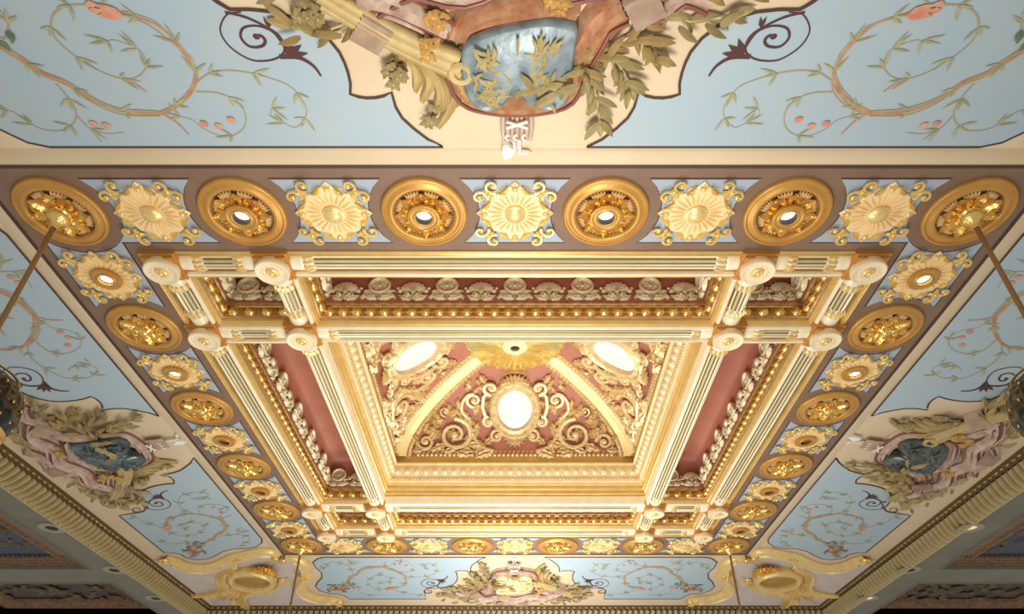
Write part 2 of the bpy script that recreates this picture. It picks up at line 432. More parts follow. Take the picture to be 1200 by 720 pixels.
for d in (1, -1):
    RO.strip(smooth_path([(d * .02, .07), (d * .09, .13), (d * .17, .10), (d * .23, .035)], 4), lambda t: .075 * (1 - .6 * t), [(-1, 0), (-.5, .035), (0, .015), (.5, .035), (1, 0)])
    RO.scroll(d * .06, .06, .05, pi / 2, .9, -d, .015, .25, 5, .02, steps=9)
    RO.scroll(d * .175, .15, .035, 0, .8, d, .011, .25, 5, .015, steps=8)
RO.leaf(0, .0, .01, pi / 2, .13, .06, .04, rows=4)
for d in (1, -1):
    RO.leaf(d * .02, .02, .01, pi / 2 - d * 1.35, .20, .07, .04, 3, rows=5, bend=d * .3); RO.leaf(d * .09, .1, .02, pi / 2 - d * .7, .12, .05, .03, rows=4, bend=-d * .8)
ROM = RO.mesh('rosette', M['ivory'])

def wallframe(x, y, z, nx, ny):
    up = Vector((0, 0, 1)); n = Vector((nx, ny, 0)); xx = up.cross(n)
    m = Matrix((xx, up, n)).transposed().to_4x4(); m.translation = Vector((x, y, z)); return m
def eggrow(mb, x0, x1, y0, y1, ins, z, pitch, r, sz, tilt=.5):
    """carved eggs set round the inside of a rectangle"""
    X0, X1, Y0, Y1 = x0 + ins, x1 - ins, y0 + ins, y1 - ins
    for (ax, ay, bx, by, nx, ny) in ((X0, Y0, X1, Y0, 0, 1), (X1, Y0, X1, Y1, -1, 0), (X1, Y1, X0, Y1, 0, -1), (X0, Y1, X0, Y0, 1, 0)):
        L = hypot(bx - ax, by - ay); n = max(1, int(L / pitch)); 
        for k in range(n):
            t = (k + .5) / n; px, py = ax + (bx - ax) * t, ay + (by - ay) * t
            tx, ty = (bx - ax) / L, (by - ay) / L
            nn = Vector((nx, ny, -tilt)).normalized(); tt = Vector((tx, ty, 0)); uu = nn.cross(tt)
            def put(c, w, h, d, m=6, rows=2):
                vs = []; 
                for i in range(rows):
                    a = i / rows * pi / 2
                    for j in range(m):
                        b = 2 * pi * j / m; vs.append(tuple(c + tt * w * cos(a) * cos(b) + uu * h * cos(a) * sin(b) + nn * d * sin(a)))
                vs.append(tuple(c + nn * d)); fs = []
                for i in range(rows - 1):
                    for j in range(m): fs.append((i * m + j, i * m + (j + 1) % m, (i + 1) * m + (j + 1) % m, (i + 1) * m + j))
                for j in range(m): fs.append(((rows - 1) * m + j, (rows - 1) * m + (j + 1) % m, rows * m))
                mb.add(vs, fs)
            c = Vector((px, py, z)); put(c, r * 1.15, r * sz, r * .9)
            put(c + tt * (L / n / 2), r * .28, r * sz * 1.05, r * .6, 4, 1)
def coffer(x0, x1, y0, y1):
    t = trim()
    mb = MB(); rectring(mb, x0, x1, y0, y1, [(-.005, .12), (0, .05), (0, .01), (.02, .01)]); part(mb, 'shadow_fillet', 'block', t)  # orange tone paints the shadowed soffit edge beside the column
    mb = MB(); rectring(mb, x0, x1, y0, y1, [(.018, .02), (.018, -.01), (.03, -.032), (.05, -.036), (.07, -.02), (.075, .0)]); part(mb, 'ivory_roll', 'column', t)
    mb = MB(); rectring(mb, x0, x1, y0, y1, [(.075, .0), (.078, .012), (.088, .015), (.098, .0), (.112, .0), (.122, .02), (.135, .03), (.138, .05), (.14, .07)]); part(mb, 'gold_roll', 'gold_band', t)
    mb = MB(); rectring(mb, x0, x1, y0, y1, [(.14, .07), (.155, .08), (.165, .12), (.175, .19), (.165, .24), (.16, .26), (.18, .27), (.20, .285), (.205, .30), (.20, .33)])
    part(mb, 'egg_bed', 'eggbed', t)
    mb = MB(); eggrow(mb, x0, x1, y0, y1, .158, .172, .185, .080, 1.0, .6)
    rectring(mb, x0, x1, y0, y1, [(.14, .255), (.158, .245), (.175, .26), (.178, .28)])
    part(mb, 'egg_and_dart', 'gold', t, stuff=True)
    mb = MB(); rectring(mb, x0, x1, y0, y1, [(.205, .32), (.205, .72), (.215, .80), (.24, .87), (.28, .93), (.34, .965), (.42, .98)])
    X0, X1, Y0, Y1 = x0 + .42, x1 - .42, y0 + .42, y1 - .42
    mb.add([(X0, Y0, .98), (X1, Y0, .98), (X1, Y1, .98), (X0, Y1, .98)], [(0, 1, 2, 3)]); part(mb, 'red_ground', 'red', t)
    X0, X1, Y0, Y1 = x0 + .205, x1 - .205, y0 + .205, y1 - .205
    for (ax, ay, bx, by, nx, ny) in ((X0, Y0, X1, Y0, 0, 1), (X1, Y0, X1, Y1, -1, 0), (X1, Y1, X0, Y1, 0, -1), (X0, Y1, X0, Y0, 1, 0)):
        L = hypot(bx - ax, by - ay); n = max(2, int(round((L - .08) / .44))); n += (n % 2 == 0 and L > 3)
        for k in range(n):
            f = (k + .5) / n; me = ROM if k % 2 == (n // 2) % 2 else SHM
            o = bpy.data.objects.new('rosette' if me is ROM else 'shell', me); COL.objects.link(o); o.parent = t
            o.matrix_basis = wallframe(ax + (bx - ax) * f, ay + (by - ay) * f, .325, nx, ny) @ Matrix.Diagonal((1.05, 1.0, 1.3, 1))
    return t
for i, (x0, x1) in enumerate([(-e0, -i1 + .17), (-i0, i0), (i1 - .17, e0)]):
    for j, (y0, y1) in enumerate([(-e0, -i1 + .06), (-i0, i0), (i1 - .06, e0)]):
        if i == 1 and j == 1: continue
        coffer(x0, x1, y0, y1)

# central well
well = trim()
x0, x1 = -i0, i0
def wring(name, mat, prof, **k):
    mb = MB(); rectring(mb, x0, x1, x0, x1, prof); return part(mb, name, mat, well, **k)
wring('white_fillet', 'column', [(-.005, .12), (0, .05), (0, -.01), (.025, -.035), (.05, -.02), (.06, .02), (.065, .06), (.07, .13), (.075, .17)])
wring('gold_moulding', 'gold_band', [(.075, .17), (.06, .18), (.055, .20), (.065, .22), (.085, .23), (.09, .26), (.08, .28), (.09, .30), (.11, .315), (.115, .36), (.105, .37), (.11, .39), (.135, .40)])
wring('cream_cyma', 'gold_cream', [(.135, .40), (.145, .44), (.15, .46), (.17, .47), (.175, .49)])
wring('egg_bed', 'gold_cream', [(.175, .49), (.18, .56), (.20, .60), (.235, .69), (.25, .76), (.24, .78), (.24, .80), (.28, .815), (.285, .84), (.27, .86)])
mb = MB(); eggrow(mb, x0, x1, x0, x1, .175, .525, .075, .026, 1, .35); part(mb, 'bead_row', 'ornament', well, stuff=True)
mb = MB(); eggrow(mb, x0, x1, x0, x1, .205, .665, .19, .068, 1.25, .55); part(mb, 'egg_and_dart', 'ivory', well, stuff=True)
wring('gold_ledge', 'ledge', [(.27, .85), (.262, .87), (.262, 1.03), (.25, 1.04)])

# ------------------------------------------------------------------ vault
VA, VB, V0 = 2.5, 1.38, .98
NPH = 64
tab = [(0, 0)]
for i in range(1, NPH + 1):
    p0, p1 = (i - 1) / NPH * pi / 2, i / NPH * pi / 2
    tab.append((tab[-1][0] + hypot(VA * (cos(p1) - cos(p0)), VB * (sin(p1) - sin(p0))), p1))
ST = tab[-1][0]
def phi_of(s):
    if s <= 0: return s / VB
    for i in range(1, NPH + 1):
        if tab[i][0] >= s:
            f = (s - tab[i - 1][0]) / (tab[i][0] - tab[i - 1][0]); return tab[i - 1][1] + f * (tab[i][1] - tab[i - 1][1])
    return pi / 2
def vault_fn(x, s, n):
    p = phi_of(s); a, h = VA * cos(p), V0 + VB * sin(p)
    nx, nz = -VB * cos(p), -VA * sin(p); L = hypot(nx, nz)
    return (x, a + n * nx / L, h + n * nz / L)      # far sector: outward = +y
def s_of_a(a): 
    p = math.acos(max(-1, min(1, a / VA))); i = p / (pi / 2) * NPH; k = min(NPH - 1, int(i)); return tab[k][0] + (i - k) * (tab[k + 1][0] - tab[k][0])
def half_w(s): return VA * cos(phi_of(s))
sector_mats = {'far': 0, 'left': pi / 2, 'near': pi, 'right': -pi / 2}
mb = MB()
rows = []
for i in range(25):
    p = i / 24 * pi / 2; a = VA * cos(p); rows.append([(-a + 2 * a * j / 8, a, V0 + VB * sin(p)) for j in range(9)])
mb.grid(rows); sec_me = mb.mesh('vault_sector', M['red'])
vault = structure(empty('ceiling', ROOTM))
for k in sector_mats.values():
    o = bpy.data.objects.new('vault_sector', sec_me); COL.objects.link(o); o.parent = vault; o.rotation_euler = (0, 0, k)

def rib_parts():
    band = MB(); lf = MB()
    def P(i, n, off, hgt):       # point on the far sector by distance from the diagonal x=a
        p = i / n * 1.40; a = VA * cos(p); s = tab[min(NPH, int(round(p / (pi / 2) * NPH)))][0]
        return vault_fn(a - off, s_of_a(a), hgt)
    n = 26
    for side in (0, 1):
        rows = []
        for i in range(n + 1):
            p = i / n * 1.40; a = VA * cos(p); s = s_of_a(a)
            offs = [(0, .07), (.17, .055), (.19, .04), (.20, .0)]
            r = [vault_fn(a - o, s, h) for o, h in offs if True]
            if side: r = [(q[1], q[0], q[2]) for q in r]
            rows.append(r)
        band.grid(rows, flip=bool(side))
        # leafy border
        tot = 0; m = 40
        for i in range(m):
            p = .03 + (i + .5) / m * 1.28; a = VA * cos(p); s = s_of_a(a)
            if a < .75: continue
            tmp = MB(); tmp.ball(a - .255, s, 0, .045, .9, 6, 2); tmp.leaf(a - .205, s, .0, pi * .78, .12, .06, .035, rows=3); tmp.leaf(a - .205, s, .0, -pi * .78, .12, .06, .035, rows=3)
            vs = [vault_fn(*q) for q in tmp.v]
            if side: vs = [(q[1], q[0], q[2]) for q in vs]
            lf.add(vs, tmp.f)
    return band.mesh('rib_band', M['rib']), lf.mesh('leaf_border', M['ornament'])
bme, lme = rib_parts()
for k, (nm, a) in enumerate((('far right', 0), ('far left', pi / 2), ('near left', pi), ('near right', -pi / 2))):
    r = empty('vault_rib', ROOTM @ Matrix.Rotation(a, 4, 'Z'))
    for n_, me in (('rib_band', bme), ('leaf_border', lme)):
        o = bpy.data.objects.new(n_, me); COL.objects.link(o); o.parent = r
        if n_ == 'leaf_border': o['kind'] = 'stuff'
    tag(r, 'butter yellow rib with leafy edges rising from the %s corner of the central vault' % nm, 'rib')

# cartouche + scrollwork for one sector (far), then rotated copies
SC = s_of_a(1.93)
def cartouche():
    root = empty('oval_cartouche')
    F = lambda: MB(vault_fn)
    mb = F(); mb.lathe([(.37, .05), (.34, .07), (.0, .095)], 32, (0, SC, 0), 1, 1.36); o = part(mb, 'opal_oval', 'opal', root); o['label'] = 'lit white oval glass'
    mb = F(); mb.lathe([(.56, 0), (.55, .08), (.50, .13), (.45, .10), (.42, .12), (.385, .14), (.365, .11), (.36, .05)], 36, (0, SC, 0), 1, 1.3)
    for k in range(14):
        a = 2 * pi * (k + .5) / 14; mb.leaf(.44 * cos(a), SC + .58 * sin(a), .09, a + .5, .17, .10, .045, 2, rows=4, bend=-.5)
    part(mb, 'oval_frame', 'ornament', root)
    for d in (1, -1):
        mb = F()
        mb.scroll(d * .50, SC + .52, .17, -pi / 2 if d > 0 else -pi / 2, 1.2, d, .05, .2, 6, .07)
        mb.scroll(d * .56, SC - .30, .13, pi / 2, 1.1, -d, .045, .2, 6, .06)
        mb.scroll(d * .38, SC - .62, .14, pi * .5, 1.2, -d, .042, .2, 6, .06)
        mb.tube([(d * .62, SC - .2, .05), (d * .68, SC + .05, .07), (d * .66, SC + .3, .07), (d * .56, SC + .42, .06)], .045, 6)
        mb.leaf(d * .6, SC + .62, .03, pi / 2 - d * .5, .28, .15, .07, 3)
        mb.leaf(d * .66, SC + .1, .03, pi / 2 - d * 1.9, .3, .14, .07, 3)
        part(mb, 'side_volutes', 'ornament', root)
    mb = F()
    for q in range(7):
        a = pi / 2 + (q - 3) * .33; mb.leaf(.05 * cos(a), SC + .60 + .05 * sin(a), .07, a, .26, .10, .06, rows=4)
    mb.strip([(-.28, SC + .62), (-.15, SC + .68), (0, SC + .70), (.15, SC + .68), (.28, SC + .62)], .14, [(-1, .03), (-.6, .13), (0, .10), (.6, .13), (1, .03)])
    mb.strip([(-.26, SC + .86), (-.13, SC + .92), (0, SC + .935), (.13, SC + .92), (.26, SC + .86)], .07, [(-1, .0), (0, .10), (1, .0)])
    part(mb, 'crown_shell', 'ornament', root)
    mb = F()
    for q in range(7):
        a = -pi / 2 + (q - 3) * .42; mb.leaf(.03 * cos(a), SC - .62 + .03 * sin(a), .05, a, .24, .10, .06, rows=4)
    mb.ball(0, SC - .58, .05, .08, .8)
    part(mb, 'foot_shell', 'ornament', root)
    return root
def scrollwork(d):
    root = empty('vault_scrollwork')
    mb = MB(vault_fn)
    def L(x, s, a, l, w, **k): mb.leaf(d * x, s, .01, a if d > 0 else pi - a, l * 1.25, w * 1.35, .08, k.get('lobes', 3), rows=6, bend=d * k.get('bend', 0))
    cx, cs, r = 1.28, .50, .37
    mb.scroll(d * cx, cs, r, pi / 2 if True else 0, 1.75, -d * -1, .056, .12, 6, .05)
    for q in range(7):   # leaves fringing the volute
        a = pi * .5 - q * .62 if False else .25 + q * .72
        L(cx + (r + .0) * cos(a), cs + r * sin(a), a - .9, .26, .13, bend=-.6)
    L(cx + .03, cs + .02, .4, .15, .1); L(cx - .03, cs - .02, .4 + pi, .15, .1)
    mb.ball(d * cx, cs, .03, .075, .8)
    for q in range(5): L(cx + .06 * cos(q * 1.256), cs + .06 * sin(q * 1.256), q * 1.256, .1, .07, lobes=0)
    part(mb, 'large_volute', 'ornament', root)
    mb = MB(vault_fn)
    mb.scroll(d * 1.90, .34, .18, pi, 1.4, -d, .042, .15, 6, .04)
    L(1.72, .2, 2.6, .24, .12, bend=.8); L(2.03, .36, .6, .18, .1); L(1.9, .52, 1.6, .22, .11, bend=.6); L(1.72, .42, 2.2, .2, .1); L(1.95, .18, -.2, .2, .09)
    part(mb, 'corner_volute', 'ornament', root)
    mb = MB(vault_fn)
    mb.scroll(d * .86, 1.30, .17, -pi / 2, 1.4, d, .044, .15, 6, .045)
    mb.tube([(d * q[0], q[1], .04) for q in smooth_path([(.95, .85), (1.12, 1.02), (1.1, 1.25), (.98, 1.42), (.86, 1.46)], 3)], lambda t: .045 - .015 * t, 6)
    L(1.12, 1.05, 1.0, .24, .12, bend=.7); L(1.05, .95, .2, .26, .12, bend=.8); L(.86, 1.47, 2.2, .16, .1); L(.7, 1.12, 2.4, .2, .11); L(1.28, .98, .3, .24, .11, bend=.8)
    L(.86, .95, 1.9, .28, .14, bend=-.6); L(.84, .75, .2, .3, .15, bend=.6); L(.8, .55, -.7, .3, .15, bend=.6); L(.72, .35, -1.2, .28, .15, bend=-.6)
    mb.scroll(d * 1.48, 1.02, .11, -pi / 2, 1.2, d, .024, .2, 5, .035)
    part(mb, 'upper_volute', 'ornament', root)
    mb = MB(vault_fn)
    mb.tube([(d * q[0], q[1], .035) for q in smooth_path([(.45, .12), (.7, .22), (.86, .42), (1.0, .75), (1.28, .87)], 3)], lambda t: .05 - .012 * t, 6)
    L(.5, .12, -.2, .3, .14, bend=-.5); L(.9, .14, .1, .26, .12, bend=.5); L(1.5, .12, 2.9, .24, .11, bend=-.5); L(.64, .3, 2.4, .2, .12)
    mb.scroll(d * .72, .2, .12, pi, 1.2, d, .025, .2, 5, .03)
    for q in range(3): L(1.62, .5 + q * .17, .7 + q * .2, .22, .11)
    part(mb, 'branching_stem', 'ornament', root)
    for (qx, qs, qr, qa) in ((1.62, .86, .075, 0), (1.02, .22, .07, 2), (1.34, 1.02, .06, 1), (1.74, .62, .06, 3), (.98, 1.62, .06, 2), (1.6, .2, .06, 4), (.72, 1.62, .07, 1), (2.1, .2, .05, 2)):
        mb = MB(vault_fn); mb.scroll(d * qx, qs, qr, qa, 1.0, d, .024, .2, 5, .03, steps=9); L(qx, qs + qr, qa, .13, .08, lobes=0); L(qx + qr, qs, qa + 2, .12, .08, lobes=0); part(mb, 'small_curl', 'ornament', root)
    return root
mb = MB(vault_fn)
tmp = MB()
for i in range(44):
    x = -2.1 + 4.2 * (i + .5) / 44; tmp.ball(x, .06, 0, .042, .8, 6, 2); tmp.leaf(x, .09, 0, pi * .35, .10, .05, .03, rows=3)
mb.add(tmp.v, tmp.f); base_me = mb.mesh('leaf_border', M['ornament'])
car = cartouche(); scr = {1: scrollwork(1), -1: scrollwork(-1)}
for nm, a in sector_mats.items():
    m = ROOTM @ Matrix.Rotation(a, 4, 'Z')
    c = use(car, m); tag(c, 'oval cartouche of gilt volutes round white glass, %s face of the vault' % nm, 'cartouche', 'vault cartouches')
    for d in (1, -1):
        s = use(scr[d], m); tag(s, 'cream gilt acanthus scrollwork on red, %s of the %s vault cartouche' % (
            {('far', 1): 'right', ('far', -1): 'left', ('near', 1): 'left', ('near', -1): 'right', ('left', 1): 'far side', ('left', -1): 'near side', ('right', 1): 'near side', ('right', -1): 'far side'}[(nm, d)], nm), 'scrollwork', 'vault scrollwork')
    o = bpy.data.objects.new('leaf_border', base_me); COL.objects.link(o); o.parent = vault; o.rotation_euler = (0, 0, a); o['kind'] = 'stuff'

# sunburst at the crown
sun = empty('sunburst_boss', ROOTM @ Matrix.Translation((0, 0, 2.36)) @ Matrix.Rotation(pi, 4, 'X'))
mb = MB()
NR = 48; rows = []
for r, z in ((.93, .16), (.95, .20), (.90, .235), (.72, .26), (.48, .30), (.24, .34)):
    rows.append([((r * (1 + (.02 if r > .8 else 0) * cos(k * pi / 2 * 1))) * cos(2 * pi * k / (NR * 2)), r * sin(2 * pi * k / (NR * 2)), z + (.022 * (1 if k % 2 else -1) if .3 < r < .92 else 0)) for k in range(NR * 2)])
mb.grid(rows, closed=True); part(mb, 'fluted_dish', 'sungold', sun, smooth=False)
mb = MB(); mb.lathe([(.93, -.05), (.97, .0), (.97, .16), (.93, .18)], 40); part(mb, 'rim', 'rib', sun)
mb = MB(); mb.lathe([(.25, .33), (.24, .37), (.20, .39), (.17, .38), (.12, .39), (.09, .41), (.085, .37)], 28); part(mb, 'hub', 'rib', sun)
mb = MB(); mb.lathe([(.088, .375), (0, .375)], 16); part(mb, 'hub_hollow', 'black', sun)
mb = MB()
for k in range(32):
    a = 2 * pi * k / 32; mb.leaf(.80 * cos(a), .80 * sin(a), .20, a, .18, .15, .04, rows=3)
part(mb, 'scalloped_edge', 'sungold', sun)
tag(sun, 'large round golden sunburst with fluted rays at the crown of the vault', 'boss')

# ------------------------------------------------------------------ bosses and half columns of the grid
def boss():
    root = empty('rosette_boss')
    mb = MB(); mb.box(-.215, .215, -.215, .215, -.07, .06); mb.box(-.185, .185, -.185, .185, .06, .10); part(mb, 'block', 'block', root, smooth=False)
    mb = MB(); mb.lathe([(.15, .05), (.195, .07), (.207, .12), (.205, .155), (.195, .17), (.18, .17), (.168, .160), (.12, .150), (.10, .158), (.085, .150), (.0, .150)], 36); part(mb, 'disc', 'boss', root)
    mb = MB(); mb.lathe([(.066, .150), (.070, .168), (.058, .176), (.045, .160), (.036, .162), (.030, .185), (.015, .198), (.002, .200)], 18); part(mb, 'button', 'gold_pale', root)
    mb = MB()
    for k in range(16):
        a = 2 * pi * k / 16; mb.leaf(.118 * cos(a), .118 * sin(a), .150, a, .055, .024, .008, rows=3)
    part(mb, 'petals', 'boss', root)
    return root
bp = boss()
lines = [-OA, -IA, IA, OA]
rown = ['nearest', 'second', 'third', 'farthest']; coln = ['leftmost', 'second from the left', 'second from the right', 'rightmost']
for j, y in enumerate(lines):
    for i, x in enumerate(lines):
        o = use(bp, frame('near', x, -y, 0)); tag(o, 'ivory disc boss with gold button, %s in %s row of bosses' % (coln[i], rown[j]), 'boss', 'disc bosses at the beam crossings')
def column(L):
    """half round fluted shaft of length L along local x"""
    root = empty('fluted_column'); a0 = L / 2 - .23
    zc = -.07; R = .122
    def ringpts(x, r, fl):
        out = []
        n = 36
        for k in range(n + 1):
            a = pi * k / n; q = 0
            if fl:
                u = (k % 6) / 6; q = .026 * (1 if 1 <= (k % 6) <= 5 else 0) * (sin(pi * ((k % 6)) / 6) ** .5)
            out.append((x, (r - q) * cos(a), zc + (r - q) * sin(a)))
        return out
    mb = MB(); h = a0 - .20
    rows = [ringpts(-h - .02, R, 0), ringpts(-h, R, 0), ringpts(-h + .02, R, 1)] + [ringpts(-h + .02 + (2 * h - .04) * t / 4, R, 1) for t in range(1, 4)] + [ringpts(h - .02, R, 1), ringpts(h, R, 0), ringpts(h + .02, R, 0)]
    mb.grid(rows, flip=True); part(mb, 'fluted_shaft', 'column', root)
    for q in range(6):
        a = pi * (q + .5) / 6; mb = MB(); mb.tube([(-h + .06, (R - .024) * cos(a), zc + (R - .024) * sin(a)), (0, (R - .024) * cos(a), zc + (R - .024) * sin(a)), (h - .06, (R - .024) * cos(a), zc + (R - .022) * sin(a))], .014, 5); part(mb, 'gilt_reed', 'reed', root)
    for s in (-1, 1):
        mb = MB(); prof = [(h, R), (h + .01, R + .012), (h + .03, R + .014), (h + .045, R + .002), (h + .06, R - .004), (h + .08, R + .006), (h + .10, R + .010), (h + .13, R + .008), (h + .20, R + .006), (a0 + .05, R + .008)]
        rows = [ringpts(s * x, r, 0) for x, r in prof]; mb.grid(rows, flip=(s > 0)); part(mb, 'collar', 'column', root)
        mb = MB()
        for k in range(7):
            a = pi * (k + .5) / 7
            for (dx, rad, ll) in ((h + .05, .022, 0),):
                mb.ball(s * dx, (R + .008) * cos(a), zc + (R + .008) * sin(a) - .01, rad, 1, 6, 4, True)
            mb.tube([(s * (h + .06), (R + .006) * cos(a), zc + (R + .006) * sin(a)), (s * (h + .01), (R + .02) * cos(a), zc + (R + .02) * sin(a)), (s * (h - .05), (R + .008) * cos(a), zc + (R + .008) * sin(a))], [.018, .02, .006], 5)
        part(mb, 'leaf_collar', 'gold_pale', root)
    return root
gapn = ['left', 'middle', 'right']; gapv = ['near', 'middle', 'far']
cS, cLng = column(OA - IA), column(2 * IA)
for ln, y in enumerate(lines):
    for g in range(3):
        c = (lines[g] + lines[g + 1]) / 2
        o = use(cLng if g == 1 else cS, frame('near', c, -y, 0))
        tag(o, 'ivory fluted half column, %s stretch of the %s crosswise beam' % (gapn[g], rown[ln]), 'column', 'fluted half columns of the beam grid')
        o = use(cLng if g == 1 else cS, frame('left', 0, 0, 0))
        o.matrix_world = Matrix.Translation((lines[ln], ZC + c, HC)) @ Matrix.Rotation(pi / 2, 4, 'Z') @ Matrix.Rotation(pi, 4, 'X')
        tag(o, 'ivory fluted half column pointing away from viewer, %s stretch, %s beam' % (gapv[g], coln[ln]), 'column', 'fluted half columns of the beam grid')
# keep grey leaf mouldings beside the columns: handled by the coffer fillets

# ------------------------------------------------------------------ painted panels on the cove
def E(t, e): return (t, (e - 5.92) * CS)
half = [(.72, 5.83), (.86, 5.93), (.98, 6.07), (1.07, 6.2), (1.11, 6.33), (1.12, 6.5), (1.20, 6.46), (1.28, 6.44), (1.36, 6.437), (1.43, 6.45), (1.5, 6.48), (1.47, 6.6), (1.465, 6.71), (1.47, 6.81), (1.49, 6.92), (1.55, 7.05), (1.65, 7.16), (1.78, 7.24),
        (1.93, 7.29), (2.1, 7.31), (2.26, 7.31), (2.36, 7.4), (2.38, 7.52), (2.37, 7.86), (4.42, 7.86), (4.50, 7.72), (4.66, 7.60), (4.90, 7.58), (5.12, 7.42), (5.18, 7.22), (5.08, 7.0), (4.93, 6.8), (4.88, 6.55), (4.98, 6.3), (5.0, 6.07), (4.84, 5.89), (4.66, 5.83)]
PX = dict(
trunk=[(4.55,7.3),(4.38, 7.11), (4.32, 6.99), (4.23, 6.85), (4.15, 6.71), (4.01, 6.62), (3.93, 6.49), (3.8, 6.36), (3.64, 6.28), (3.35, 6.26)],
arch=[(3.35, 6.26), (3.15, 6.35), (2.94, 6.51), (2.81, 6.69), (2.79, 6.84), (2.81, 6.96), (2.85, 7.08), (2.93, 7.19), (3.06, 7.25), (3.14, 7.28)],
loop=[(3.29, 7.35), (3.5, 7.35), (3.66, 7.29), (3.76, 7.19), (3.81, 7.06), (3.78, 6.94), (3.71, 6.82), (3.6, 6.71), (3.46, 6.65), (3.32, 6.68), (3.21, 6.77), (3.17, 6.85), (3.17, 6.94), (3.24, 7.0), (3.34, 7.04), (3.42, 7.02)],
tend=[(3.46, 6.65), (3.39, 6.59), (3.34, 6.51)],
right=[(2.83, 6.62), (2.68, 6.71), (2.52, 6.74), (2.35, 6.72), (2.17, 6.66), (2.02, 6.57), (1.96, 6.43), (1.95, 6.3), (2.01, 6.18), (2.12, 6.09), (2.21, 6.14), (2.3, 6.21), (2.28, 6.31), (2.22, 6.32)],
lower=[(2.89, 6.51), (2.71, 6.5), (2.59, 6.43), (2.54, 6.28), (2.6, 6.11), (2.73, 6.0), (2.88, 5.98), (3.01, 6.07), (3.07, 6.18), (3.2, 6.24), (3.31, 6.3)],
low2=[(3.32, 6.26), (3.24, 6.16), (3.19, 6.0)],
left=[(4.1, 6.6), (4.09, 6.44), (4.12, 6.28), (4.23, 6.14), (4.4, 6.05), (4.58, 6.07), (4.67, 6.18), (4.71, 6.28), (4.76, 6.3)],
left2=[(4.14, 6.24), (4.11, 6.07), (3.98, 6.01), (3.8, 6.03)],
upper=[(3.3, 7.34), (3.0, 7.5), (2.8, 7.6), (2.6, 7.62), (2.5, 7.7)],
upper2=[(4.3, 7.0), (4.1, 7.2), (4.1, 7.45), (3.95, 7.62), (3.7, 7.66), (3.5, 7.6)])
SP = dict(
spiral=[(2.31, 7.29), (2.17, 7.25), (2.04, 7.17), (1.95, 7.08), (1.94, 6.96), (2.01, 6.88), (2.13, 6.84), (2.27, 6.85), (2.38, 6.95), (2.42, 7.06), (2.4, 7.16), (2.3, 7.27), (2.18, 7.29)],
spiral2=[(1.94, 6.96), (1.98, 7.10), (2.06, 7.16), (2.15, 7.17), (2.23, 7.14), (2.27, 7.06), (2.23, 6.98), (2.13, 6.98), (2.08, 7.03), (2.10, 7.08), (2.16, 7.07)],
tail=[(2.01, 6.88), (1.85, 6.87), (1.75, 6.79), (1.71, 6.68)],
curl=[(2.26, 7.31), (2.36, 7.40), (2.38, 7.5), (2.30, 7.56), (2.2, 7.53), (2.19, 7.45), (2.25, 7.42), (2.29, 7.46)])
